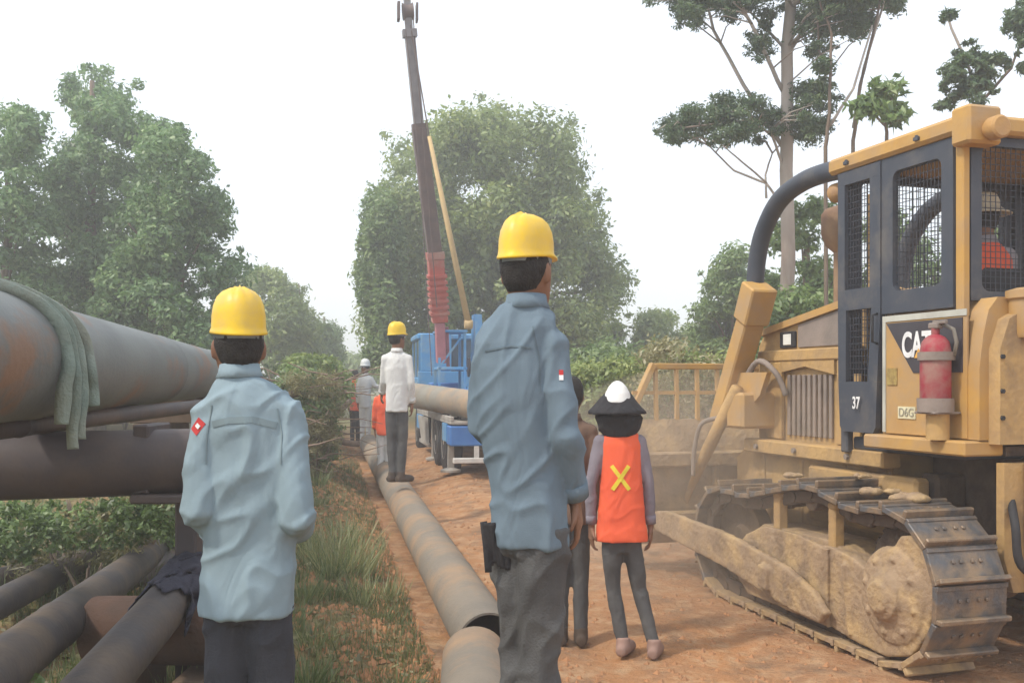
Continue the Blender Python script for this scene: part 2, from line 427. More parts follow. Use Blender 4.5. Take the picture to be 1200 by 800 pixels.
tree('tree', 'leafy green tree cut by the left edge of the photo, left of the tallest tree', 'tree',
     [(-60,120),(0,130),(15,118),(38,125),(50,150),(42,190),(60,240),(70,330),(60,400),(-60,410)], 19, 1.8, 60, .55, 15000, .085, LF_fresh, 0, (10,170))
tree('tree', 'tallest of the left trees, with a forked top above the big grey pipe', 'tree',
     [(74,92),(100,70),(124,78),(116,112),(140,96),(152,100),(168,125),(182,142),(170,185),(180,240),(190,330),(170,400),(60,400),(50,330),(55,240),(50,190),(62,170),(88,165),(92,135),(70,108)],
     21, 2.0, 110, .55, 30000, .085, LF_fresh, 115, (108,95), tr=.2, nb=16)
tree('tree', 'pointed leafy tree behind the left worker, right of the tallest left tree', 'tree',
     [(196,126),(204,128),(216,160),(234,172),(232,205),(262,232),(256,255),(272,268),(262,288),(286,308),(278,335),(262,365),(270,420),(120,425),(118,330),(150,260),(168,215),(170,160),(185,135)],
     18.5, 1.8, 110, .5, 30000, .08, LF_fresh, 200, (200,150), tr=.18, nb=16)
tree('tree', 'low dark tree between the two tall left trees, low against the sky', 'tree',
     [(100,300),(160,260),(200,300),(220,400),(60,400)], 24, 1.6, 40, .6, 9000, .09, LF_dark, 140, (150,300), nb=6)
tree('tree', 'rounded hazy tree beyond the left yellow helmet', 'tree',
     [(285,330),(300,318),(325,320),(345,345),(362,362),(372,400),(365,430),(280,430)], 36, 3, 60, .8, 14000, .13, LF_pale, 318, (318,335), nb=6)
tree('tree', 'small hazy tree at the far left edge of the sky gap', 'tree',
     [(352,372),(368,362),(386,368),(392,385),(398,408),(402,432),(350,432)], 42, 2.5, 36, .7, 8000, .13, LF_mid, 380, (380,372), nb=5)
tree('bare_tree', 'thin nearly bare tree rising above the far left trees', 'tree',
     [(340,335),(352,328),(360,336),(356,350),(344,350)], 38, .6, 6, .35, 260, .09, LF_pale, 350, (350,332), tr=.07, nb=4)
tree('tree', 'huge rounded hazy tree with drooping left side behind the crane truck', 'tree',
     [(424,335),(424,290),(432,250),(446,205),(450,172),(475,165),(505,142),(545,130),(575,122),(610,124),(645,145),(668,152),(682,178),(678,205),(690,232),(705,255),(712,285),(738,318),(740,345),(722,362),(700,400),(690,440),(435,440),(428,380)],
     30, 5.5, 300, 1.0, 85000, .12, LF_pale, 590, (590,190), tr=.5, nb=26, flat=.8)
# hanging strands on the left of the huge tree
tree('vine_covered_tree', 'slim drooping tree in front of the left side of the huge tree', 'tree',
     [(420,345),(424,300),(432,240),(450,225),(470,260),(472,380),(470,420),(430,420),(436,370)], 25, 1.2, 60, .35, 12000, .1, LF_mid, 452, (452,240), tr=.1, nb=8, flat=2.2)
tree('tree', 'pale low tree right of the huge tree, above the yellow blade rack', 'tree',
     [(700,400),(730,370),(770,362),(800,375),(820,400),(822,428),(690,432)], 34, 2.5, 60, .7, 12000, .12, LF_pale, 760, (760,385), nb=6)
tree('tree', 'mid-green tree left of the dozer riser arm', 'tree',
     [(818,345),(835,312),(862,296),(885,305),(892,350),(895,420),(812,420)], 23, 2, 60, .5, 14000, .09, LF_mid, 858, (858,320), nb=8)
tree('tree', 'sunlit green tree seen between the curved dozer guard and its cab', 'tree',
     [(900,300),(925,250),(960,225),(985,250),(1000,420),(895,430)], 15.5, 1.3, 50, .35, 12000, .065, LF_mid, 945, (945,270), nb=8)
tree('tree', 'green tree seen through the cab windows', 'tree',
     [(985,270),(1060,250),(1110,280),(1180,260),(1260,255),(1260,440),(985,440)], 17, 1.5, 60, .5, 12000, .08, LF_mid, 1110, (1110,300), nb=8)

# tall pale-trunked tree on the right, with its measured branches
def tall_tree():
    d = 13.5; X = (923-600)/F*d; z = H(X, d); org = (X, d, z)
    root = empty('tall_tree', org, label='tall pale-trunked tree with feathery leaf tiers behind the dozer cab', cat='tree')
    P = lambda l, dd=0: [W(x, y, d+dd*(i/max(1,len(l)-1))) for i, (x, y) in enumerate(l)]
    trunk([Vector((X,d,z-.1))]+P([(924,300),(923,100),(926,-80)]), .11, .07, M_barkp, root, org)
    for l, dd, r in (([(921,178),(872,100),(836,36),(822,-20)],.8,.032), ([(918,108),(892,52),(868,4),(855,-40)],-.6,.03), ([(924,250),(898,215),(860,200),(832,172)],.5,.02),
                     ([(898,232),(897,205),(905,180)],.2,.018),([(898,214),(870,190),(844,168)],-.4,.015),([(925,150),(940,120),(968,90)],.5,.025),([(925,60),(950,25),(975,-20)],.7,.03),
                     ([(920,200),(905,160),(880,140),(800,150)],-.5,.02),([(922,60),(880,15),(800,0)],.4,.022)):
        trunk(P(l, dd), r, r*.5, M_barkp, root, org, 'branch')
    cs = crown([[(772,158),(785,135),(812,125),(842,105),(858,118),(900,118),(918,135),(915,165),(880,168),(835,165),(790,168)],
           [(930,175),(932,110),(950,95),(985,85),(965,150),(945,168)],
           [(765,-60),(766,14),(785,12),(805,32),(818,30),(838,5),(878,32),(895,72),(905,20),(925,10),(930,-60)],
           [(930,-60),(935,30),(948,72),(972,60),(980,32),(1000,48),(1012,40),(1030,5),(1055,18),(1062,-60)]],
          d, 1.1, 210, .25, 40000, .05, LF_blue, root, org=org, aspect=.33, flat=.6)
    nodes = [o.matrix_world @ v.co for o in root.children if o.name.startswith(('branch','trunk')) for v in list(o.data.vertices)[::8]]
    nodes = [Vector(org)+v.co for o in root.children if o.name.startswith(('branch','trunk')) for v in list(o.data.vertices)[::8]]
    tw = MB()
    for i_ in range(0, len(cs), 3):
        c = Vector(cs[i_]); nn = min(nodes, key=lambda q: (q-c).length + max(0, q.z-c.z)*2)
        m_ = nn.lerp(c,.5)+Vector((0,0,.08)); tw.tube([nn-Vector(org), m_-Vector(org), c-Vector(org)], [.012,.009,.004], 5)
    tk_ = tw.build('twigs', M_barkp, root, smooth=True); tk_['kind'] = 'stuff'
tall_tree()
def stem_tree(label, stems, polys, d, nl, nc, r=.03, lm=LF_blue, ls=.055, basepx=None):
    bx = basepx or stems[0][0][0]; X = (bx-600)/F*d; z = H(X, d); org = (X, d, z)
    root = empty('slender_tree', org, label=label, cat='tree')
    for i, l in enumerate(stems):
        pts = [W(x, y, d+.25*i) for x, y in l]
        if i == 0: pts = [Vector((X,d,z-.1))]+pts
        trunk(pts, r*(1 if i == 0 else .7), r*.4, M_barkp if i % 2 else M_bark, root, org, 'trunk' if i == 0 else 'branch')
    crown(polys, d, .6, nc, .2, nl, ls, lm, root, org=org, aspect=.35, flat=.6)
stem_tree('slender dark-stemmed tree just right of the tall pale trunk', [[(968,172),(972,132),(975,40),(956,-10)],[(972,148),(1000,104),(1022,30)],[(975,90),(960,60),(958,20)]],
          [[(955,-50),(958,20),(985,25),(990,-50)],[(962,92),(960,60),(975,70)]], 12.5, 2500, 14)
stem_tree('pair of leaning thin stems rising behind the cab roof', [[(1000,165),(1008,100),(1028,20),(1040,-40)],[(1000,150),(1012,80),(1034,10),(1044,-40)]],
          [[(1000,-60),(1005,15),(1040,10),(1062,-10),(1060,-60)]], 12.8, 2500, 14)
stem_tree('small tree with star-shaped leaves above the cab roof', [[(1040,170),(1038,140),(1045,115)],[(1040,150),(1020,130)],[(1042,145),(1062,135)]],
          [[(1008,135),(1012,112),(1042,90),(1050,100),(1076,118),(1070,135),(1052,150),(1030,128)]], 11.5, 420, 12, lm=LF_mid, ls=.13)
stem_tree('leafy tree at the right edge of the photo above the cab roof', [[(1150,170),(1150,110),(1145,70)],[(1150,115),(1118,40),(1108,15)],[(1150,120),(1185,80),(1200,40)]],
          [[(1098,130),(1108,95),(1118,60),(1140,42),(1150,66),(1178,62),(1170,95),(1150,125)],[(1175,60),(1178,20),(1195,0),(1240,0),(1240,90),(1195,80)],[(1103,22),(1112,12),(1122,22)]], 12, 7000, 40, ls=.06)

# far hedge and undergrowth
def shrub(label, poly, d, dh, nc, cr, nl, ls, lm, name='shrub', group=None, cat='shrub', sh=.9, **k):
    q = np.array(poly); bx = q[:,0].mean(); X = (bx-600)/F*d; z = H(X, d); org = (X, d, z)
    root = empty(name, org, label=label, cat=cat, group=group)
    crown(poly, d, dh, nc, cr, nl, ls, lm, root, org=org, name='foliage', **k)
    mb = MB()
    for i in range(5):
        a = random.uniform(0,6.28); mb.tube([(0,0,-.05),(math.cos(a)*.15*sh,math.sin(a)*.15*sh,.4*sh),(math.cos(a)*.4*sh,math.sin(a)*.4*sh,.9*sh)], [.02,.015,.006], 5)
    mb.build('stems', M_bark, root, smooth=True)
shrub('dry yellowish brush with pale seed heads beyond the woman in the vest', [(655,440),(680,425),(720,420),(745,425),(745,480),(655,490)], 14, .9, 40, .25, 5000, .06, LF_pale, vshift=.15)
shrub('pale flowering weeds behind the yellow rack on the blade', [(745,430),(765,400),(790,395),(812,402),(835,425),(870,425),(870,490),(745,490)], 12.5, 1.0, 60, .25, 3000, .05, LF_dry, vshift=.15)
shrub('green undergrowth between the vest woman and the yellow rack', [(690,445),(740,420),(800,420),(860,425),(870,500),(690,500)], 13.0, .9, 60, .28, 8000, .06, LF_pale, vshift=.2)
shrub('green undergrowth below the huge tree right of the centre worker', [(640,440),(655,415),(700,408),(740,410),(760,440),(750,470),(640,475)], 20, 1.5, 50, .4, 7000, .09, LF_mid)
shrub('green bush filling the gap under the curved guard', [(880,370),(905,345),(975,340),(980,440),(875,440)], 13.5, .8, 36, .3, 5000, .07, LF_mid)
shrub('brown-green brush pile behind the left worker', [(318,452),(345,432),(385,430),(402,438),(404,470),(398,520),(385,555),(330,570)], 13, 1.0, 80, .2, 7500, .045, LF_mid, vshift=-.15)
shrub('yellow-green scrub on top of the brush pile by the far lane', [(330,430),(360,415),(400,425),(408,440),(404,470),(340,470)], 17, 1, 40, .3, 6000, .08, LF_pale)
shrub('broad-leaved weeds under the stacked pipes at the left edge', [(-30,590),(60,592),(150,590),(232,588),(225,640),(120,660),(30,690),(-30,690)], 8.2, .8, 60, .14, 5000, .045, LF_mid, sh=.45)
shrub('dry orange-tipped weeds under the dark cross pipe', [(80,600),(120,590),(200,585),(235,590),(235,610),(100,640)], 7.2, .4, 26, .08, 1500, .035, LF_dry, vshift=-.15, sh=.45)
shrub('leafy seedling in the bottom left corner', [(2,800),(8,770),(25,765),(40,790),(45,805)], 3.45, .06, 5, .035, 70, .03, LF_mid, flat=.5, aspect=.6, vshift=.15, sh=.3)
shrub('dark tree line foliage behind the left pipes', [(-40,380),(60,370),(260,380),(320,430),(320,470),(-40,480)], 22, 1.6, 70, .5, 14000, .09, LF_dark)
shrub('distant thicket closing the lane under the sky gap', [(380,436),(396,424),(425,420),(440,430),(440,448),(380,450)], 55, 5, 40, 1.0, 8000, .2, LF_pale)
shrub('far bushes along the right of the lane behind the rack', [(690,425),(760,415),(830,412),(1000,410),(1260,400),(1260,460),(690,460)], 26, 2, 90, .6, 14000, .12, LF_mid)
shrub('green bushes behind the dozer on the far right', [(980,420),(1060,400),(1260,400),(1260,520),(980,520)], 11.5, 1, 50, .4, 8000, .08, LF_mid)

# grass: blades on the ground, green on the left of the pipe
def grass(name, label, n, fx, lm, hmin, hmax, wd, vs):
    P = []
    while len(P) < n:
        x, y = fx(); P.append((x, y))
    C = np.array([(x, y, H(x, y)-.01) for x, y in P]); a = RNG.uniform(0, 6.28, n); lean = RNG.uniform(.05,.55,n)
    h = RNG.uniform(hmin, hmax, n)/2
    U = np.stack([np.cos(a)*lean*h, np.sin(a)*lean*h, h], 1); b = a+RNG.uniform(-1,1,n)
    V = np.stack([-np.sin(b), np.cos(b), 0*b], 1)*wd*RNG.uniform(.6,1.3,n)[:,None]
    o = quads_obj(name, C, U, V, np.clip(vs+RNG.normal(size=n)*.2,0,1), lm, None, 'blade'); tag(o, label, name.replace('_',' '), kind='stuff'); return o
def left_area():
    while True:
        y = 3.2 + random.random()**1.6*14; x = pipe_x(y) - .3 - random.random()**1.2*(2.2+y*.25)
        t = noise.noise(Vector((x*1.3, y*1.3, 3)))
        if t > .02+random.uniform(-.2,.15): return x, y
grass('grass', 'green grass patches between the left worker and the long pipe', 30000, left_area, LF_grass, .02, .08, .005, .40)
def pile_area():
    while True:
        y = random.uniform(3.3, 9); x = -.7 - random.random()*3.6 - (y-3.3)*.2
        if noise.noise(Vector((x*1.1, y*1.1, 9))) > -.15: return x, y
grass('tall_grass', 'tall thin grass stalks growing among the dumped pipes', 6500, pile_area, LF_grass, .04, .20, .0045, .35)
def dry_area():
    y = 4.5 + random.random()**1.3*13; return pipe_x(y) - .28 - abs(random.gauss(0,.5)), y
grass('dry_grass', 'trampled dry straw along the left side of the long pipe', 16000, dry_area, LF_dry, .02, .08, .004, .2)
TC_, TU_, TV_, TX_ = [], [], [], []
def tuft(x, y, n, h, r, vs):
    z = H(x, y); a = RNG.uniform(0,6.28,n); rr = r*RNG.uniform(0,1,n)**.7; C = np.stack([x+np.cos(a)*rr, y+np.sin(a)*rr, np.zeros(n)+z-.01],1)
    hh = h*RNG.uniform(.35,1.1,n)/2; a2 = a+RNG.normal(size=n)*.7; ln = RNG.uniform(.1,.9,n); U = np.stack([np.cos(a2)*ln*hh, np.sin(a2)*ln*hh, hh],1)
    b = RNG.uniform(0,6.28,n); V = np.stack([np.cos(b),np.sin(b),0*b],1)*RNG.uniform(.003,.007,n)[:,None]
    TC_.append(C); TU_.append(U); TV_.append(V); TX_.append(np.clip(vs+RNG.normal(size=n)*.2,0,1))
for i in range(64):
    y = 4.0+random.random()**1.3*10; x = pipe_x(y)-.45-random.random()**1.3*(1.2+.14*y)
    tuft(x, y, 90, random.uniform(.08,.24), random.uniform(.05,.2), random.choice([.35,.5,.75]))
for px_, py_, d_ in ((392,650,7.4),(405,640,7.7),(418,652,7.6),(380,640,7.9),(398,640,8.3)):
    X_ = (px_-600)/F*d_; tuft(X_+random.uniform(-.12,.12), d_, 130, .30, .24, .80)
tag(quads_obj('grass_clumps', np.concatenate(TC_), np.concatenate(TU_), np.concatenate(TV_), np.concatenate(TX_), LF_grass, None, 'blade'), 'bushy grass clumps on the bank left of the long pipe', 'grass', kind='stuff')
def litter(n):
    P = []
    for i in range(n):
        if i % 4: y = 3.6+random.random()**1.3*12; x = pipe_x(y)-.3-random.random()*(1.6+.2*y)
        else: y = random.uniform(3.4,9.5); x = -.8-random.random()*3.6-(y-3.3)*.2
        P.append((x,y,H(x,y)+random.uniform(0,.03)))
    C = np.array(P); t = RNG.normal(size=(n,3)); t[:,2] *= .35; t = unit(t); b = unit(np.cross(t, np.array([0,0,1])+RNG.normal(size=(n,3))*.4)); sz = RNG.uniform(.012,.05,n)[:,None]
    tag(quads_obj('dry_litter', C, t*sz, b*sz*RNG.uniform(.08,.5,n)[:,None], np.clip(.15+RNG.normal(size=n)*.25,0,1), LF_dry), 'dead leaves and broken twigs strewn over the bank and under the pipes', 'litter', kind='stuff')
litter(11000)
shrub('dark tangled brush packed between the slanting pipes at the left edge', [(-30,620),(100,612),(190,620),(150,660),(60,700),(-30,740)], 7.0, .7, 50, .13, 3600, .04, LF_dry, vshift=-.3, sh=.4, aspect=.2)
shrub('dark green weeds at the foot of the dark cross pipe', [(-30,590),(80,588),(230,585),(230,620),(120,640),(-30,660)], 6.4, .4, 40, .1, 3000, .03, LF_dark, sh=.3)
# clods of soil
def clods():
    mb_v = []; mb_f = []
    base = [(1,0,0),(-1,0,0),(0,1,0),(0,-1,0),(0,0,1),(0,0,-.4)]; fs = [(0,2,4),(2,1,4),(1,3,4),(3,0,4),(2,0,5),(1,2,5),(3,1,5),(0,3,5)]
    for i in range(7600):
        if i % 3: y = 4.3+random.random()**1.4*14; x = pipe_x(y)-.26-abs(random.gauss(0,.45)); s = random.uniform(.012,.05)*random.uniform(.5,1)
        else: y = 4.6+random.random()**1.3*12; x = pipe_x(y)+.25+random.random()**1.3*4; s = random.uniform(.006,.024)
        z = H(x, y); n = len(mb_v)
        for b in base: mb_v.append((x+b[0]*s*random.uniform(.6,1.3), y+b[1]*s*random.uniform(.6,1.3), z+b[2]*s*random.uniform(.5,1)))
        mb_f.extend(tuple(q+n for q in f) for f in fs)
    me = bpy.data.meshes.new('soil_clods'); me.from_pydata(mb_v, [], mb_f); me.update()
    o = link_mesh('soil_clods', me, mat('soil_clod', (.42,.21,.10), (.28,.15,.08), rough=.95, scale=4), smooth=False)
    tag(o, 'loose orange soil clods along both sides of the long pipe', 'soil', kind='stuff')
clods()

# ------------------------------------------------------------------ pipes
M_pgrey = mat('pipe_grey_primer', (.18,.195,.19), (.125,.135,.135), (.22,.13,.085), rough=.5, scale=2.5, scale3=2.2, thr=.62, soft=.05, bump=.12, bscale=35, stretch=(1,.6,1))
M_pdark = mat('pipe_dark_coating', (.075,.06,.06), (.055,.047,.05), (.12,.085,.065), rough=.55, scale=3, scale3=2, thr=.58, bump=.1, bscale=30)
M_pgr2 = mat('pipe_weathered_grey', (.07,.063,.063), (.05,.045,.046), (.12,.09,.065), rough=.65, scale=4, scale3=3, thr=.55, bump=.15, bscale=40)
M_pdust = mat('pipe_dusty_concrete_grey', (.25,.235,.20), (.20,.185,.16), (.36,.25,.16), rough=.85, scale=3, scale3=2.2, thr=.58, bump=.25, bscale=40)
M_pbrn = mat('pipe_dusty_brown', (.22,.185,.145), (.17,.15,.125), (.34,.22,.13), rough=.85, scale=2.5, scale3=1.8, thr=.60, bump=.3, bscale=40)
M_prust = mat('pipe_rusty_brown', (.12,.065,.045), (.075,.05,.04), rough=.85, scale=5, bump=.3)
def pipe(name, p, q, r, m, label, group=None, wall=.012, seam=True):
    p = Vector(p); q = Vector(q); L = (q-p).length; ax = (q-p).normalized(); mb = MB()
    prof = [(r-wall, 0), (r, 0)]
    k = max(2, int(L/.5))
    for i in range(1, k):
        h = L*i/k
        if seam and i % 6 == 3: prof += [(r,h-.02),(r+.004,h-.008),(r+.004,h+.008),(r,h+.02)]
        else: prof.append((r, h))
    prof += [(r, L), (r-wall, L)]
    for i in range(k-1, 0, -2): prof.append((r-wall, L*i/k))
    mb.lathe(prof, p, ax, 40, close=True)
    o = mb.build(name, m, smooth=False, auto=40); return tag(o, label, 'pipe', group)
G1 = 'stacked pipes on the left'
def bigp(d, th=None, rr=.24):
    c = Vector((-1.90-.19*(d-3.7), d, 1.592))
    if th is None: return c
    side = Vector((.982,.187,0)); return c + side*math.cos(R(th))*rr + Vector((0,0,math.sin(R(th))*rr))
pipe('steel_pipe', bigp(2.5), bigp(12.0), .24, M_pgrey, 'large grey pipe with rust streaks lying highest, slung with a green strap', G1)
pipe('steel_pipe', W(-60,548,4.35), W(226,540,4.6), .15, M_pdark, 'dark brown pipe lying crosswise under the large grey pipe', G1)
pipe('steel_pipe', Vector((-1.93,2.6,1.315)), Vector((-2.35,8.2,1.33)), .045, M_pdark, 'thin dark pipe squeezed between the grey pipe and the dark cross pipe', G1, wall=.006)
pipe('steel_pipe', Vector((-1.86,4.45,.395)), Vector((-1.2,4.35,.42)), .15, M_prust, 'short rust brown pipe lying crosswise near the ground behind the left worker', G1)
pipe('steel_pipe', W(20,768,3.55).lerp(W(216,618,10.3),-.13), W(216,618,10.3), .098, M_pgr2, 'long grey pipe slanting from the bottom left corner up to the left worker\'s elbow', G1)
pipe('steel_pipe', W(-30,722,5.2), W(190,606,10.8), .085, M_pgr2, 'grey pipe just behind and above the long slanting one', G1)
pipe('steel_pipe', W(-40,640,8.6), W(70,604,10.0), .08, M_pgr2, 'short grey pipe in the weeds at the left edge', G1)
pipe('steel_pipe', W(-60,700,6.2), W(150,632,9.2), .09, M_pdark, 'dark pipe half hidden in brush between the long slanting pipes', G1)
pipe('steel_pipe', W(-50,600,10.5), W(120,606,12.5), .12, M_prust, 'rusty pipe lying farthest back in the weeds under the dark cross pipe', G1)
pipe('steel_pipe', W(-40,790,4.6), W(226,640,8.2), .06, M_pdark, 'thin dark pipe lying low between the two long slanting grey pipes', G1)
pipe('steel_pipe', W(-40,668,7.4), W(150,612,10.4), .055, M_pgr2, 'thinnest grey pipe slanting through the weeds below the cross pipe', G1)
pipe('steel_pipe', W(28,668,8.6), W(78,632,9.6), .06, M_pgr2, 'small pale pipe piece lying in the weeds below the cross pipe', G1)
pipe('steel_pipe', W(108,808,3.4).lerp(W(250,645,5.0),-.45), W(250,645,5.0), .098, M_pgr2, 'grey pipe in the foreground under the dark rag', G1)
pl = pipe('steel_pipe', (-.125,5.3,.11), (-2.59,18.0,.40), .168, M_pbrn, 'long dusty grey pipe running down the lane to the far workers', 'pipes laid along the lane')
pipe('steel_pipe', (-.12,3.75,.10), (-.19,5.10,.085), .168, M_pbrn, 'near grey pipe at the bottom edge, butted to the long one in the lane', 'pipes laid along the lane')
# supports of the stack
tb = mat('timber_dark', (.16,.11,.075), (.10,.07,.05), rough=.9, stretch=(1,1,.2))
st = empty('pipe_stand', (-1.5,4.75,0), label='dark steel stand holding the end of the dark cross pipe', cat='stand')
m_ = MB(); 
m_.box((-.05,-.05,-.1),(.05,.05,1.0),.01); m_.box((-.20,-.16,1.0),(-.13,.14,1.31),.008); m_.box((-.2,-.2,.96),(.12,.2,1.0),.008)
st.location = (-1.5,4.62,0); m_.build('post', M_pdark, st)
m_ = MB(); m_.box((-.3,-.25,-.1),(.3,.25,.02),.01); m_.build('base_plate', M_pdark, st)
st2 = empty('pipe_stand', (-2.45,4.35,0), label='dark stand under the cross pipe outside the left edge', cat='stand')
m_ = MB(); m_.box((-.06,-.06,-.1),(.06,.06,.97),.01); m_.box((-.12,-.2,.96),(.12,.2,.99),.008); m_.build('post', M_pdark, st2)
st3 = empty('pipe_stand', (bigp(9.6).x,9.6,0), label='timber crib carrying the far end of the large grey pipe', cat='stand')
for k in range(6):
    m_ = MB(); z = -.05+k*.235
    if k % 2: [m_.box((-.5,s-.1,z),(.5,s+.1,z+.232),.01) for s in (-.35,.35)]
    else: [m_.box((s-.1,-.5,z),(s+.1,.5,z+.232),.01) for s in (-.35,.35)]
    m_.build('timber', tb, st3)
st4 = empty('timber_chock', (-1.55,4.4,.05), label='timber blocks under the short rust brown pipe', cat='timber')
m_ = MB(); m_.box((-.2,-.25,-.1),(-.06,.25,.19),.01); m_.build('timber', tb, st4)
m_ = MB(); m_.box((.12,-.25,-.1),(.26,.25,.2),.01); m_.build('timber', tb, st4)

# ribbons (strap, rags): cloth strips with thickness
def ribbon(mb, pts, wd, side=None, th=.006, wave=.0):
    pts = [Vector(p) for p in pts]; out = []
    for i in range(len(pts)-1):
        p0 = pts[max(i-1,0)]; p1 = pts[i]; p2 = pts[i+1]; p3 = pts[min(i+2,len(pts)-1)]
        for k in range(5):
            t = k/5; out.append(.5*((2*p1)+(p2-p0)*t+(2*p0-5*p1+4*p2-p3)*t*t+(3*p1-p0-3*p2+p3)*t**3))
    out.append(pts[-1]); n = len(out); vs = []; fs = []
    for i, p in enumerate(out):
        t = (out[min(i+1,n-1)]-out[max(i-1,0)]).normalized(); s = Vector(side) if side else t.cross(Vector((0,-1,0)))
        s = (s-t*s.dot(t)).normalized(); nn = s.cross(t).normalized()
        ww = wd*(1+.10*math.sin(i*.37)*(1 if wave else 0)); fold = nn*wave*.6*math.sin(i*.31)
        for a, b in ((-1,-1),(0,-1),(1,-1),(1,1),(0,1),(-1,1)):
            vs.append(p + s*a*ww/2 + nn*(b*th/2 + (wave*.8 if a == 0 else 0)) + fold)
    for i in range(n-1):
        for k in range(6): fs.append((i*6+k, i*6+(k+1)%6, (i+1)*6+(k+1)%6, (i+1)*6+k))
    fs.append((5,4,3,2,1,0)); fs.append(tuple(range((n-1)*6,n*6))); mb.add(vs, fs)
M_strap = mat('strap_green', (.25,.31,.27), (.18,.23,.20), (.33,.35,.30), rough=.9, scale=10, bump=.4, bscale=80)
ss = empty('lifting_strap', bigp(3.6), label='faded green lifting strap draped over the large grey pipe', cat='strap')
o0 = bigp(3.6)
def hang(l, low, dxs=0):
    p = [bigp(dd-.50, th, .252) for dd, th in l]; e_ = p[-1]
    z = e_.z
    while z > low:
        z -= .07; p.append(Vector((e_.x+.02+random.uniform(-.006,.006)+dxs*(e_.z-z), e_.y-.02+random.uniform(-.006,.006), z)))
    return [q-o0 for q in p]
m_ = MB(); ribbon(m_, hang([(3.6,112),(3.78,98),(3.95,82),(4.12,62),(4.22,38),(4.25,10)], 1.31, .0), .065, wave=.008); m_.build('strap_band', M_strap, ss, smooth=True)
m_ = MB(); ribbon(m_, hang([(3.5,108),(3.7,94),(3.9,76),(4.02,55),(4.08,32),(4.10,8)], 1.37, -.07), .055, wave=.008); m_.build('strap_band', M_strap, ss, smooth=True)
m_ = MB(); ribbon(m_, hang([(3.8,100),(4.0,88),(4.2,70),(4.35,48),(4.42,25),(4.45,5)], 1.46, .04), .05, wave=.008); m_.build('strap_band', M_strap, ss, smooth=True)
m_ = MB(); ribbon(m_, hang([(3.75,105),(3.86,90),(4.02,72),(4.14,50),(4.18,24),(4.2,2)], 1.30, -.04), .045, wave=.008); m_.build('strap_band', M_strap, ss, smooth=True)

def rag(name, label, cat, pos, ex, seed, m, voxel=.012):
    """crumpled cloth: a folded heap"""
    mb = MB(); rnd = random.Random(seed)
    for i in range(9):
        c = [rnd.uniform(-1,1)*ex[k]*.6 for k in range(3)]
        mb.ell(c, (ex[0]*rnd.uniform(.3,.55), ex[1]*rnd.uniform(.3,.6), ex[2]*rnd.uniform(.3,.6)), 12, 8, rnd.uniform(0,3))
    me = remesh(mb, voxel, 3); wrinkle(me, .03, seed, 12, 8); return tag(link_mesh(name, me, m, None, True, pos), label, cat)
M_navy = mat('dark_navy_cloth', (.045,.045,.065), (.03,.03,.045), rough=.9, scale=20, bump=.5, bscale=120)
def drape(name, label, cat, A, B, r, t0, t1, a0, a1, m, seed=0):
    A = Vector(A); B = Vector(B); ax = (B-A).normalized(); sd = Vector((0,0,1)).cross(ax).normalized()*-1; up = ax.cross(sd)
    if up.z < 0: up = -up
    nu, nv = 22, 34; mb = MB(); vs = []; c0 = A.lerp(B, (t0+t1)/2)
    for L in (0, 1):
        for i in range(nu):
            for j in range(nv):
                t = t0+(t1-t0)*i/(nu-1) + .035*math.sin(j*.5+seed)+.02*math.sin(j*1.3); th = a0+(a1-a0)*j/(nv-1)+.3*math.sin(i*.6+seed); c = A.lerp(B, t)
                w1 = .018*abs(noise.noise(Vector((i*.25,j*.3,seed))))*2 + .012 - .006*L
                rr = r+w1
                if abs(th) <= 1.35: p = c+sd*math.sin(th)*rr+up*math.cos(th)*rr
                else:
                    q = math.copysign(1.35, th); p = c+sd*math.sin(q)*(rr+.01*math.sin(i*.9))+up*math.cos(q)*rr-Vector((0,0,(abs(th)-1.35)*.13))
                vs.append(p-c0)
    n = nu*nv; fs = []
    for i in range(nu-1):
        for j in range(nv-1):
            a_ = i*nv+j; fs.append((a_,a_+1,a_+nv+1,a_+nv)); fs.append((n+a_,n+a_+nv,n+a_+nv+1,n+a_+1))
    edge = [i*nv for i in range(nu)]+[(nu-1)*nv+j for j in range(1,nv)]+[i*nv+nv-1 for i in range(nu-2,-1,-1)]+[j for j in range(nv-2,0,-1)]
    for k in range(len(edge)): a_, b_ = edge[k], edge[(k+1)%len(edge)]; fs.append((a_,b_,n+b_,n+a_))
    mb.add(vs, fs); return tag(link_mesh(name, mb.mesh(name), m, None, True, c0), label, cat)
drape('rag', 'dark navy rag draped over the foreground grey pipe', 'rag', W(108,808,3.4), W(250,645,5.0), .098, .48, .80, -2.3, 2.0, M_navy, 2)

# ------------------------------------------------------------------ people
M_skin = mat('skin_brown', (.24,.125,.075), (.19,.095,.06), rough=.6, scale=12, bump=.05)
M_hair = mat('hair_black', (.018,.016,.016), (.03,.027,.025), rough=.7, scale=60, bump=.4, bscale=150)
M_hat = mat('helmet_yellow', (.78,.53,.02), (.72,.46,.02), (.62,.42,.10), rough=.42, scale=5, scale3=9, thr=.60, bump=.05, spec=.4)
M_hatw = mat('helmet_white', (.78,.78,.76), (.7,.7,.68), rough=.4, bump=.02)
M_band = mat('headband_grey', (.25,.29,.32), rough=.8)
M_sh1 = mat('shirt_pale_blue', (.255,.335,.385), (.23,.305,.35), (.20,.265,.305), rough=.9, scale=5, scale3=3, thr=.62, bump=.12, bscale=260, spec=.1, fold=.5)
M_sh2 = mat('shirt_slate_blue', (.155,.208,.255), (.138,.187,.232), (.12,.162,.20), rough=.9, scale=5, scale3=3, thr=.62, bump=.12, bscale=260, spec=.1, fold=.5)
M_seam1 = mat('seam_pale_blue', (.21,.275,.305), rough=.95, bump=0)
M_seam2 = mat('seam_slate', (.125,.17,.205), rough=.95, bump=0)
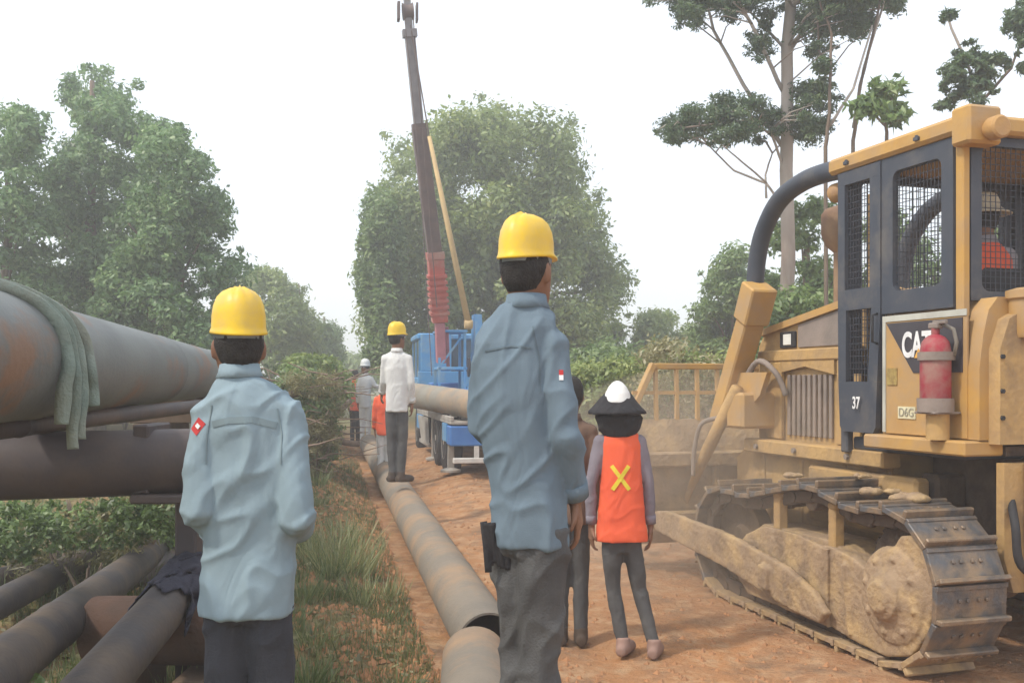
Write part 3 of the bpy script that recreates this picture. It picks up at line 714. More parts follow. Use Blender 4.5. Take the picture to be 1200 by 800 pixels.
M_tr1 = mat('trousers_charcoal', (.05,.053,.066), (.038,.04,.05), rough=.9, scale=8, bump=.3, bscale=150, fold=.5)
M_tr2 = mat('trousers_grey', (.10,.10,.10), (.07,.07,.072), rough=.9, scale=8, bump=.3, bscale=150, fold=.5)
M_boot = mat('boots_dark', (.05,.04,.035), (.10,.07,.05), rough=.8)
M_vest = mat('vest_orange', (.82,.13,.05), (.74,.11,.05), rough=.75, scale=6, bump=.1, bscale=150, fold=.5)
M_vx = mat('reflective_yellow', (.85,.68,.06), rough=.5, bump=0)
M_lil = mat('sleeve_grey_lilac', (.24,.21,.24), (.19,.17,.2), rough=.9, fold=.5)
M_wht = mat('cloth_white', (.68,.68,.66), (.58,.58,.57), rough=.9, fold=.5)
M_brn = mat('cloth_dusty_brown', (.22,.14,.10), (.17,.11,.08), rough=.9)
M_redp = mat('patch_red', (.55,.05,.05), rough=.8, bump=0)
M_blackc = mat('cloth_black', (.022,.022,.026), (.035,.033,.035), rough=.9, bump=.3, fold=.5)

def hand(mb, wr, d, pn, side=1, s=1.0):
    """palm, four fingers, thumb; d = direction of the hand, pn = palm normal"""
    wr = Vector(wr); d = Vector(d).normalized(); pn = Vector(pn); pn = (pn-d*pn.dot(d)).normalized(); sd = d.cross(pn)*side
    prev = None; rings = []
    mb.bar(wr-d*.01, wr+d*.085*s, .078*s, .03*s, pn, .012*s)
    for k, (o, L) in enumerate(((-.029,.062),(-.01,.074),(.01,.078),(.029,.07))):
        b = wr+d*.08*s+sd*o*s; m1 = b+d*L*.5*s+pn*.008*s; m2 = m1+(d*.75+pn*.65).normalized()*L*.32*s; e_ = m2+(d*.35+pn*.93).normalized()*L*.25*s
        mb.tube([b-d*.015*s,b,m1,m2,e_], [.0095*s,.0095*s,.009*s,.0082*s,.006*s], 8)
    b = wr+d*.02*s+sd*.035*s; m1 = b+(d*.6+sd*.8).normalized()*.035*s; e_ = m1+(d*.85+sd*.3+pn*.4).normalized()*.035*s
    mb.tube([b-sd*.02*s,b,m1,e_], [.012*s,.012*s,.0105*s,.007*s], 8)

def limb(mb, a, b, c, ra, rb, rc, n=14):
    a, b, c = Vector(a), Vector(b), Vector(c)
    pts = [a, a.lerp(b,.35), a.lerp(b,.75), b, b.lerp(c,.25), b.lerp(c,.7), c]
    mb.tube(pts, [ra, ra*1.02, (ra+rb)/2, rb, rb*1.0, (rb+rc)/2, rc], n)

def head_rings(hc, s, yaw):
    # hc = centre of the head; facing +Y turned by yaw
    f = Vector((-math.sin(yaw), math.cos(yaw), 0)); out = []
    for dz, rx, ry, fo in ((-.125,.022,.025,.055),(-.115,.04,.045,.045),(-.09,.056,.07,.028),(-.055,.066,.085,.012),(-.01,.073,.093,.002),(.035,.075,.096,-.003),(.07,.070,.09,-.005),(.10,.053,.07,-.005),(.118,.028,.037,-.005)):
        p = hc + f*fo*s; out.append((p.x, p.y, hc.z+dz*s, rx*s, ry*s, yaw))
    return out, f

def person(label, loc, J, torso, clothes, voxel=.008, wr=.008, seed=1, tyaw=0, hyaw=0, s=1.0, hat=None, hatm=None, rz=0, hem=None, cat='person', group=None, sleeve=None, wfn=None):
    """J: local joints. torso: rings (z, cx, cy, rx, ry). Returns root and shirt mesh."""
    root = empty('person', loc, rz, label=label, cat=cat, group=group)
    V = Vector; B = MB(); hc = V(J['head']); neck = V(J['neck'])
    rg, f = head_rings(hc, s, hyaw); B.loft(rg, 20)
    r_ = V((f.y, -f.x, 0))
    n0 = hc+f*.098*s+V((0,0,-.015*s)); B.ell(n0, (.013*s,.022*s,.024*s), 10, 8, hyaw)           # nose
    m0 = hc+f*.094*s+V((0,0,-.063*s)); B.ell(m0, (.024*s,.010*s,.009*s), 10, 6, hyaw)           # mouth
    for q in (-1,1): B.ell(hc+r_*q*.076*s+V((0,0,-.012*s))-f*.005*s, (.010*s,.018*s,.032*s), 10, 8, hyaw)   # ears
    B.tube([hc-f*.012*s+V((0,0,-.04*s)), hc.lerp(neck,.55)-f*.01*s, neck+V((0,0,-.05))], [.056*s,.050*s,.046*s], 16)
    B.loft([(cx,cy,z,rx*.86,ry*.82,tyaw) for z,cx,cy,rx,ry in torso], 20)
    for k in 'LR':
        limb(B, J['sh'+k], J['el'+k], J['wr'+k], .72*(sleeve or (.06,0,0))[0]*s, .034*s*min(1,(sleeve or (.06,0,0))[0]/.055), .022*s)
        wv = V(J['wr'+k]); ev = V(J['el'+k]); dd = V(J.get('hd'+k, wv-ev)); hand(B, wv, dd, J.get('pn'+k, (1 if k == 'L' else -1, .2, 0)), 1 if k == 'L' else -1, s)
        tq = min(.075*s, J.get('trr',.085)*.78); limb(B, J['hp'+k], J['kn'+k], J['an'+k], tq, tq*.66, tq*.45)
        an = V(J['an'+k]); fd = V(J.get('ft'+k, f)); B.tube([an-fd*.05*s+V((0,0,-.04*s)), an+V((0,0,-.045*s)), an+fd*.1*s+V((0,0,-.055*s)), an+fd*.17*s+V((0,0,-.06*s))], [.03*s,.036*s,.032*s,.02*s], 10)
    link_mesh('body', remesh(B, min(voxel,.0065) if voxel < .01 else voxel, 3), M_skin, root)
    for q in (-1,1):
        e_ = MB(); e_.ell(hc+f*.086*s+r_*q*.032*s+V((0,0,.012*s)), (.012*s,.010*s,.009*s), 10, 8, hyaw); e_.build('eye', M_white, root, smooth=True)
    # hair: back and sides, down to the nape
    hb = MB(); q = hc-f*.009*s
    hb.loft([(q.x-f.x*.01*s,q.y-f.y*.01*s,hc.z-.068*s,.048*s,.05*s,hyaw),(q.x-f.x*.006*s,q.y-f.y*.006*s,hc.z-.042*s,.064*s,.074*s,hyaw),(q.x,q.y,hc.z,.078*s,.088*s,hyaw),(q.x,q.y,hc.z+.06*s,.074*s,.088*s,hyaw),(q.x,q.y,hc.z+.10*s,.055*s,.068*s,hyaw),(q.x,q.y,hc.z+.118*s,.03*s,.04*s,hyaw)], 20)
    hm = remesh(hb, voxel, 2); wrinkle(hm, .003, seed+3, 40, 14, low=.0 if voxel < .01 else .005); link_mesh('hair', hm, M_hair, root)
    # trousers
    T = MB(); hipz = (J['hpL'][2]+J['hpR'][2])/2; hx = (J['hpL'][0]+J['hpR'][0])/2; hy = (J['hpL'][1]+J['hpR'][1])/2
    tr = J.get('trr', .085)
    T.loft([(hx,hy,hipz-.09*s,tr*1.3,tr*1.1,tyaw),(hx,hy,hipz-.02,min(tr*1.65,torso[0][3]*.85),min(tr*1.25,torso[0][4]*.78),tyaw),(torso[1][1],torso[1][2],hipz+.06*s,torso[1][3]*.74,torso[1][4]*.68,tyaw),(torso[2][1],torso[2][2],hipz+.12*s,torso[2][3]*.66,torso[2][4]*.6,tyaw)], 20)
    for k in 'LR':
        a_ = V(J['an'+k]); kn = V(J['kn'+k]); limb(T, J['hp'+k], kn, a_+V((0,0,-.005)), tr, tr*.78, tr*.66)
    tm = remesh(T, voxel*1.2, 3); wrinkle(tm, wr*1.1, seed+9, 10, 6); link_mesh('trousers', tm, clothes['trousers'], root)
    # boots
    for k in 'LR':
        an = V(J['an'+k]); fd = V(J.get('ft'+k, f)).normalized(); b_ = MB()
        b_.tube([an+V((0,0,.04*s)), an+V((0,0,-.02*s))-fd*.01*s, an+fd*.005*s+V((0,0,-.04*s))], [.046*s,.048*s,.048*s], 12)
        b_.tube([an-fd*.07*s+V((0,0,-.04*s)), an+V((0,0,-.038*s)), an+fd*.08*s+V((0,0,-.042*s)), an+fd*.15*s+V((0,0,-.048*s)), an+fd*.185*s+V((0,0,-.055*s))], [.034*s,.044*s,.044*s,.040*s,.026*s], 12)
        bm_ = remesh(b_, .01, 2)
        lo = an.z-.082*s
        for v in bm_.vertices: v.co.z = max(v.co.z, lo)
        link_mesh('boot', bm_, clothes.get('boots', M_boot), root)
    # shirt: torso and sleeves in one piece
    Sh = MB(); Sh.loft([(cx,cy,z,rx,ry,tyaw) for z,cx,cy,rx,ry in torso], 28, power=2.3)
    sr = sleeve or (.060, .052, .045)
    for k in 'LR':
        sh = V(J['sh'+k]); el = V(J['el'+k]); wv = V(J['wr'+k]); e_ = el.lerp(wv, clothes.get('cuff', .9))
        limb(Sh, sh, el, e_, sr[0]*s, sr[1]*s, sr[2]*s); Sh.ell(sh, (sr[0]*s*1.05,)*3, 14, 10)
        tc_ = V((torso[-3][1], torso[-3][2], torso[-3][0])); Sh.tube([tc_.lerp(sh,.25), sh], [.06*s, sr[0]*s], 12)
    sm = remesh(Sh, voxel, 5); wrinkle(sm, wr, seed, fn=wfn); so = link_mesh('shirt', sm, clothes['shirt'], root)
    for k in 'LR':
        el = V(J['el'+k]); wv = V(J['wr'+k]); t_ = clothes.get('cuff', .9); p1 = el.lerp(wv, t_-.02); p0 = el.lerp(wv, t_-.22); cf = MB()
        cf.tube([p0,p1,p1.lerp(p0,.02)], [sr[2]*s*1.08,sr[2]*s*1.07,sr[2]*s*.9], 18); cf.build('cuff', clothes['shirt'], root, smooth=True)
    # collar
    c_ = MB(); x, y = frame_from(hc-neck)
    cz = torso[-1][0]; cc = V((torso[-1][1], torso[-1][2], cz)); rr = .066*s
    c_.lathe([(rr*1.12,-.03*s),(rr*1.0,-.012*s),(rr*.93,.012*s),(rr*.84,.012*s),(rr*.80,-.04*s)], cc, (hc-neck).normalized()+V((0,0,1)), 24, close=True); c_.build('collar', clothes['shirt'], root, smooth=True)
    if hat:
        h = MB(); r0, r1, hh = hat; base = hc + V((0,0,.045*s))
        prof = []
        n = 36; vs = []; fs = []; rows = [(1.16,-.004),(1.17,.002),(1.03,.008),(1.0,.014),(.99,.35),(.93,.58),(.80,.78),(.60,.90),(.34,.975),(.08,1.0)]
        for rr_, t in rows:
            z = t*hh if t > .02 else t
            for k in range(n):
                a_ = 2*math.pi*k/n; lx, ly = math.cos(a_), math.sin(a_); q = rr_
                if rr_ > 1.1: q = 1.06+.26*max(0, ly)**3       # peak in front
                ridge = (.008 if abs(lx) < .15 else (.004 if .38 < abs(lx) < .52 else 0)) if 0.3 < t < 1 else 0
                p = base + r_*(lx*r0*q) + f*(ly*r1*q) + V((0,0,z+ridge+(-.012*max(0,-ly) if rr_ > 1.02 else 0)))
                vs.append(p)
        for i in range(len(rows)-1):
            for k in range(n): fs.append((i*n+k,i*n+(k+1)%n,(i+1)*n+(k+1)%n,(i+1)*n+k))
        fs.append(tuple(range((len(rows)-1)*n, len(rows)*n))); fs.append(tuple(range(n-1,-1,-1)))
        h.add(vs, fs); ho = h.build('hard_hat', hatm, root, smooth=True)
        b_ = MB(); b_.loft([(q2.x,q2.y,hc.z+zz,r0*.93,r1*.92,hyaw) for q2,zz in ((hc,.022*s),(hc,.056*s))], 24); b_.build('headband', M_band, root, smooth=True)
    return root, so

def stripe(so, root, name, m, pts, wd, view='y', off=.003, th=.002):
    """thin strip laid on the shirt's back: pts are (x, z) seen from behind, dropped onto the cloth"""
    me = so.data; bv = BVHTree.FromPolygons([v.co[:] for v in me.vertices], [p.vertices[:] for p in me.polygons]); out = []
    D = Vector((0,1,0)); 
    P = []
    for i in range(len(pts)-1):
        for k in range(8): t = k/8; P.append((pts[i][0]*(1-t)+pts[i+1][0]*t, pts[i][1]*(1-t)+pts[i+1][1]*t))
    P.append(pts[-1]); vs = []; fs = []
    def hit(x, z):
        h = bv.ray_cast(Vector((x,-1,z)), D); return h[0] if h[0] is not None else None
    n = 0
    for i, (x, z) in enumerate(P):
        a_ = P[max(0,i-1)]; b_ = P[min(len(P)-1,i+1)]; tx, tz = b_[0]-a_[0], b_[1]-a_[1]; L = math.hypot(tx,tz) or 1; nx_, nz_ = -tz/L*wd/2, tx/L*wd/2
        q1, q2 = hit(x+nx_, z+nz_), hit(x-nx_, z-nz_)
        if q1 is None or q2 is None: continue
        o_ = Vector((0,-off,0)); o2 = Vector((0,-off+th+.004,0)); vs += [q1+o_, q2+o_, q2+o2, q1+o2]; n += 1
    for i in range(n-1):
        for k in range(4): fs.append((i*4+k, i*4+(k+1)%4, (i+1)*4+(k+1)%4, (i+1)*4+k))
    if n < 2: return
    fs += [(3,2,1,0), tuple(range((n-1)*4, n*4))]
    b = MB(); b.add(vs, fs); return b.build(name, m, root)

# left worker
JL = dict(head=(-.042,.012,1.614), neck=(-.035,0,1.54), shL=(-.116,-.01,1.398), elL=(-.146,-.07,1.11), wrL=(-.13,.13,1.0), shR=(.116,-.01,1.39), elR=(.165,-.07,1.08), wrR=(.10,.17,1.02),
          hpL=(-.065,0,.84), hpR=(.045,0,.84), knL=(-.085,.02,.45), knR=(.07,.02,.45), anL=(-.10,0,.08), anR=(.09,0,.08), hdL=(.4,.9,-.2), hdR=(-.4,.9,-.2), trr=.076)
TL = [(.775,-.012,0,.150,.112),(.80,-.012,0,.150,.112),(.90,-.008,0,.148,.108),(1.0,-.002,0,.147,.103),(1.12,.0,0,.150,.105),(1.25,.0,0,.155,.105),(1.36,-.002,0,.146,.10),(1.42,-.006,0,.138,.094),(1.462,-.014,0,.124,.086),(1.50,-.024,0,.097,.076),(1.53,-.034,0,.064,.064),(1.545,-.036,0,.054,.056)]
pL, sL = person('worker in pale blue shirt and yellow hard hat beside the stacked pipes', (-.823,3.14,0), JL, TL, dict(shirt=M_sh1, trousers=M_tr1), voxel=.007, wr=.018, seed=2, hyaw=R(20), hat=(.084,.108,.142), hatm=M_hat, sleeve=(.058,.056,.05))
stripe(sL, pL, 'yoke_seam', M_seam1, [(-.095,1.372),(-.04,1.385),(.03,1.387),(.10,1.368)], .02)
stripe(sL, pL, 'armhole_seam', M_seam1, [(-.10,1.43),(-.112,1.34),(-.112,1.25)], .004)
stripe(sL, pL, 'armhole_seam', M_seam1, [(.10,1.42),(.115,1.34),(.115,1.25)], .004)
stripe(sL, pL, 'sleeve_badge', M_redp, [(-.158,1.375),(-.132,1.355)], .045)
stripe(sL, pL, 'badge_letter', M_white, [(-.150,1.371),(-.138,1.361)], .012, off=.006)

# centre worker
JC = dict(head=(.018,.01,1.627), neck=(.018,0,1.53), shL=(-.092,.02,1.40), elL=(-.125,.05,1.14), wrL=(-.03,.22,1.05), shR=(.088,-.03,1.39), elR=(.135,-.075,1.12), wrR=(.172,.03,.90),
          hpL=(-.01,.03,.84), hpR=(.068,-.02,.84), knL=(.0,.06,.45), knR=(.06,.0,.45), anL=(-.02,.05,.08), anR=(.06,.0,.08), hdR=(.12,.1,-1), trr=.082)
TC = [(.775,.038,0,.122,.105),(.80,.038,0,.122,.105),(.92,.028,0,.118,.10),(1.05,.008,0,.118,.10),(1.2,-.012,0,.122,.105),(1.33,-.022,0,.126,.105),(1.40,-.020,0,.124,.098),(1.45,-.006,0,.118,.088),(1.49,.006,0,.094,.076),(1.525,.015,0,.062,.062),(1.54,.018,0,.054,.056)]
pC, sC = person('tall worker in slate blue shirt and yellow hard hat in the middle of the lane', (.027,3.1,.22), JC, TC, dict(shirt=M_sh2, trousers=M_tr2), voxel=.007, wr=.017, seed=5, tyaw=R(-22), hyaw=R(-28), hat=(.080,.110,.132), hatm=M_hat, sleeve=(.054,.048,.044))
stripe(sC, pC, 'yoke_seam', M_seam2, [(-.11,1.375),(-.03,1.39),(.03,1.385)], .006)
stripe(sC, pC, 'armhole_seam', M_seam2, [(.035,1.45),(.055,1.36),(.06,1.25)], .004)
stripe(sC, pC, 'sleeve_flag', M_redp, [(.115,1.31),(.128,1.31)], .016)
stripe(sC, pC, 'sleeve_flag', M_white, [(.115,1.295),(.128,1.295)], .016)
m_ = MB()
for i in range(7): ribbon(m_, [(-.115+i*.013,-.03+random.uniform(-.02,.02),1.0-.06), (-.105+i*.011,-.035,.87), (-.10+i*.011+random.uniform(-.006,.006),-.03,.80+random.uniform(-.02,.02))], .022, wave=.003)
gl = m_.build('work_glove', M_blackc, None, smooth=True); gl.location = Vector(gl.location)+Vector((.027,3.1,.13)); tag(gl, 'black cloth gloves hanging at the hip of the centre worker', 'gloves')
# black rag hanging from the left worker's hand
m_ = MB()
for i in range(4): ribbon(m_, [(-.15+i*.012,.06-.01*i,1.02),(-.155+i*.012,.05,.9),(-.15+i*.012,.05,.72+i*.02)], .03, wave=.004)
g2 = m_.build('cloth_strip', M_blackc, None, smooth=True); g2.location = Vector(g2.location)+Vector((-.823,3.14,0)); tag(g2, 'black cloth hanging at the left hand of the pale-shirted worker', 'cloth')

# woman with vest
JW = dict(head=(-.005,.01,1.41), neck=(0,0,1.29), shL=(-.115,0,1.23), elL=(-.175,-.01,.98), wrL=(-.165,.03,.73), shR=(.105,0,1.23), elR=(.16,-.01,.98), wrR=(.175,.03,.73),
          hpL=(-.055,0,.68), hpR=(.06,0,.68), knL=(-.04,.03,.38), knR=(.11,.03,.38), anL=(.015,0,.075), anR=(.185,-.05,.075), ftL=(.4,.9,0), ftR=(.3,.9,0), trr=.056, hdL=(0,.1,-1), hdR=(0,.1,-1))
TW = [(.70,.005,0,.12,.09),(.85,.005,0,.115,.088),(1.0,0,0,.108,.085),(1.15,0,0,.11,.085),(1.22,0,0,.105,.075),(1.26,0,0,.075,.06),(1.29,0,0,.05,.05)]
pW, sW = person('woman in orange vest with a yellow X, dark sun hat under a white helmet', (.625,5.72,H(.72,5.70)+.002), JW, TW, dict(shirt=M_lil, trousers=M_tr2, boots=mat('shoe_pink_brown', (.34,.22,.18), rough=.8)), voxel=.009, wr=.006, seed=8, s=.9, sleeve=(.045,.038,.034))
vb = MB(); vb.loft([(.006,0,.665,.146,.108),(.006,0,.70,.146,.108),(.004,0,.85,.132,.103),(0,0,1.0,.12,.098),(0,0,1.12,.116,.096),(0,0,1.22,.115,.088),(0,0,1.27,.10,.072),(0,0,1.31,.07,.058)], 28, power=2.4)
vm = remesh(vb, .009, 3); wrinkle(vm, .007, 4, 9, 3); vo = link_mesh('safety_vest', vm, M_vest, pW)
stripe(vo, pW, 'yellow_stripe', M_vx, [(-.062,1.10),(.038,.965)], .022)
stripe(vo, pW, 'yellow_stripe', M_vx, [(.035,1.10),(-.058,.965)], .022, off=.0055)
hb = MB(); rows = [(.03,1.50),(.07,1.49),(.105,1.455),(.135,1.42),(.165,1.385),(.168,1.372),(.13,1.375),(.09,1.385),(.03,1.385)]
hb.lathe(rows, (-.02,.0,.02), (0,0,1), 36); hm = remesh(hb, .007, 1); wrinkle(hm, .012, 6, 8, 3); link_mesh('sun_hat', hm, M_blackc, pW)
hb = MB(); hb.loft([(-.01,-.01,1.262,.085,.07),(-.01,-.01,1.30,.118,.088),(-.012,-.01,1.37,.140,.105),(-.01,-.01,1.43,.09,.085)], 20); hm = remesh(hb, .009, 2); wrinkle(hm, .012, 7, 10, 4); link_mesh('head_scarf', hm, M_blackc, pW)
hb = MB(); hb.loft([(-.022,-.03,1.455,.082,.092),(-.022,-.03,1.47,.080,.09),(-.022,-.03,1.51,.070,.08),(-.022,-.03,1.545,.052,.06),(-.022,-.03,1.57,.030,.034),(-.022,-.03,1.58,.010,.012)], 24); link_mesh('hard_hat', remesh(hb, .006, 2), M_hatw, pW)

def std(s=1.0, aL=None, aR=None, stance=.07, lean=0):
    J = dict(head=(lean,.01,1.60), neck=(lean*.8,0,1.47), shL=(-.155+lean*.7,0,1.37), elL=(-.20,-.02,1.10), wrL=(-.20,.06,.86), shR=(.155+lean*.7,0,1.37), elR=(.20,-.02,1.10), wrR=(.20,.06,.86),
             hpL=(-.075,0,.86), hpR=(.075,0,.86), knL=(-.08,.02,.46), knR=(.08,.02,.46), anL=(-stance-.01,0,.08), anR=(stance+.01,0,.08), trr=.08)
    if aL: J['elL'], J['wrL'] = aL
    if aR: J['elR'], J['wrR'] = aR
    T = [(.78,0,0,.155,.11),(.95,0,0,.15,.105),(1.1,0,0,.145,.10),(1.25,lean*.5,0,.16,.105),(1.36,lean*.7,0,.15,.095),(1.41,lean*.75,0,.11,.08),(1.45,lean*.8,0,.075,.065),(1.475,lean*.8,0,.06,.058)]
    k = s; sx_ = .80
    J = {a: ((b[0]*sx_,)+b[1:] if isinstance(b, tuple) else b) for a, b in J.items()}; T = [(t[0],t[1],t[2],t[3]*sx_,t[4]*.92) for t in T]; J['trr'] = .068
    J2 = {a: (tuple(x*k for x in b) if isinstance(b, tuple) else b*k) for a, b in J.items()}
    return J2, [tuple(x*k for x in t) for t in T]
def extra(label, px, d, z, s, shirt, trousers, hat=None, hatm=None, seed=1, hyaw=0, vest=None, tyaw=0, **k):
    J, T = std(s, **k); X = (px-600)/F*d
    p, so = person(label, (X, d, z), J, T, dict(shirt=shirt, trousers=trousers), voxel=.013, wr=.006, seed=seed, s=s, hat=hat, hatm=hatm, hyaw=hyaw, tyaw=tyaw, sleeve=(.05,.045,.04))
    if vest:
        vb = MB(); vb.loft([(t[1],t[2],t[0],t[3]*1.1,t[4]*1.12) for t in T[:6]], 24, power=2.3); vm = remesh(vb, .013, 2); link_mesh('safety_vest', vm, vest, p)
    return p
extra('dark-haired person mostly hidden behind the centre worker', 669, 6.0, H(.355,6.0), .94, M_brn, M_tr2, seed=11)
extra('worker in white shirt and yellow hard hat standing on the long pipe', 465, 10.3, .47, .93, M_wht, M_tr2, hat=(.083,.105,.13), hatm=M_hat, seed=12, hyaw=R(-40), aL=((-.19,.06,1.12),(-.24,.2,.98)), stance=.05)
extra('person in orange top and white trousers half hidden behind the white-shirted worker', 450, 13.2, .18, .80, M_vest, M_wht, seed=13)
extra('far worker in white clothes and white helmet reaching out an arm', 428, 18.5, .33, .90, M_wht, M_wht, hat=(.085,.105,.13), hatm=M_hatw, seed=14, hyaw=R(150), aR=((.26,.02,1.22),(.46,.06,1.2)))
extra('farthest worker in orange top and dark trousers by the brush pile', 416, 19.2, .30, .84, M_vest, M_blackc, seed=15)

# ------------------------------------------------------------------ bulldozer   (local: x right, y forward, z up; origin on its outer left side under the rear wheel)
DZ = empty('bulldozer', (2.0,5.4,-.045), R(17.1), label='dusty yellow bulldozer with a mesh-guarded cab, seen from behind on the right', cat='bulldozer')
def dz(mb, name, m, **k): return mb.build(name, m, DZ, **k)
def muddy(mb, name, m=None, voxel=.012, amp=.002):
    me = remesh(mb, voxel, 1)
    ns = [v.normal.copy() for v in me.vertices]
    for v, nn in zip(me.vertices, ns): v.co = v.co + nn*(noise.fractal(v.co*16, .8, 2.1, 4)*amp*1.3 + max(0, noise.noise(v.co*5+Vector((4,4,4))))*amp*1.6)
    return link_mesh(name, me, m or M_mud, DZ)
def spline(P, k=6):
    P = [Vector(p) for p in P]; out = []
    for i in range(len(P)-1):
        p0 = P[max(i-1,0)]; p1 = P[i]; p2 = P[i+1]; p3 = P[min(i+2,len(P)-1)]
        for j in range(k):
            t = j/k; out.append(.5*((2*p1)+(p2-p0)*t+(2*p0-5*p1+4*p2-p3)*t*t+(3*p1-p0-3*p2+p3)*t**3))
    return out+[P[-1]]
# tracks
HR, IR, IY, IZ = .44, .40, 1.78, .41
def track_path():
    pts = []
    for i in range(24):                       # rear wheel, bottom to top round the back
        a_ = R(270-180*i/23); pts.append((HR*math.cos(a_), .44+HR*math.sin(a_)))
    for i in range(1,14):
        t = i/14; y = IY*t; z = (.88*(1-t)+(IZ+IR)*t) + .10*math.exp(-((y-.8)/.32)**2) - .025*math.sin(t*math.pi*3)**2; pts.append((y, z))
    for i in range(20):
        a_ = R(90-180*i/19); pts.append((IY+IR*math.cos(a_), IZ+IR*math.sin(a_)))
    for i in range(1,10): t = i/10; pts.append((IY*(1-t), (IZ-IR)*(1-t)+0*t))
    return pts
def fix_rear(p):  # rear wheel arc bulges backwards
    return p
TP = track_path()
TP = [(-abs(p[0]) if i < 24 else p[0], p[1]) for i, p in enumerate(TP)]
def resample(P, n):
    Q = P+[P[0]]; L = [0]
    for i in range(len(P)): L.append(L[-1]+math.dist(Q[i], Q[i+1]))
    out = []
    for k in range(n):
        s = L[-1]*(k+.35)/n; i = max(j for j in range(len(P)) if L[j] <= s); t = (s-L[i])/max(1e-9, L[i+1]-L[i])
        y = Q[i][0]+(Q[i+1][0]-Q[i][0])*t; z = Q[i][1]+(Q[i+1][1]-Q[i][1])*t; out.append((y, z))
    return out, L[-1]
NSH = 31
SP, SL_ = resample(TP, NSH); pitch = SL_/NSH
sb = MB()   # one shoe: x width .44, along y pitch, up = outward
wS = .44
sb.box((0,-pitch*.47,-.045),(wS,pitch*.47,-.012),.004)
sb.box((0,-pitch*.47,-.014),(wS,-pitch*.33,.030),.006)
sb.box((0,pitch*.36,-.020),(wS,pitch*.49,-.004),.003)
for bx_ in (.14,.19,.26,.31): sb.lathe([(.013,0),(.013,.010),(.008,.013)], (bx_,pitch*.1,-.013), (0,0,1), 6)
shoe_me = sb.mesh('track_shoe'); shoe_me.materials.append(M_steel)
shoe_mud = sb.mesh('track_shoe'); shoe_mud.materials.append(M_mud)
lk = MB(); lk.box((.08,-pitch*.52,-.125),(.13,pitch*.52,-.044),.01); lk.box((.31,-pitch*.52,-.125),(.36,pitch*.52,-.044),.01); lk.lathe([(.03,0),(.03,.30)], (.07,pitch*.45,-.085), (1,0,0), 10)
link_me = lk.mesh('track_link'); link_me.materials.append(mat('link_dark', (.07,.055,.045), (.13,.095,.07), rough=.8))
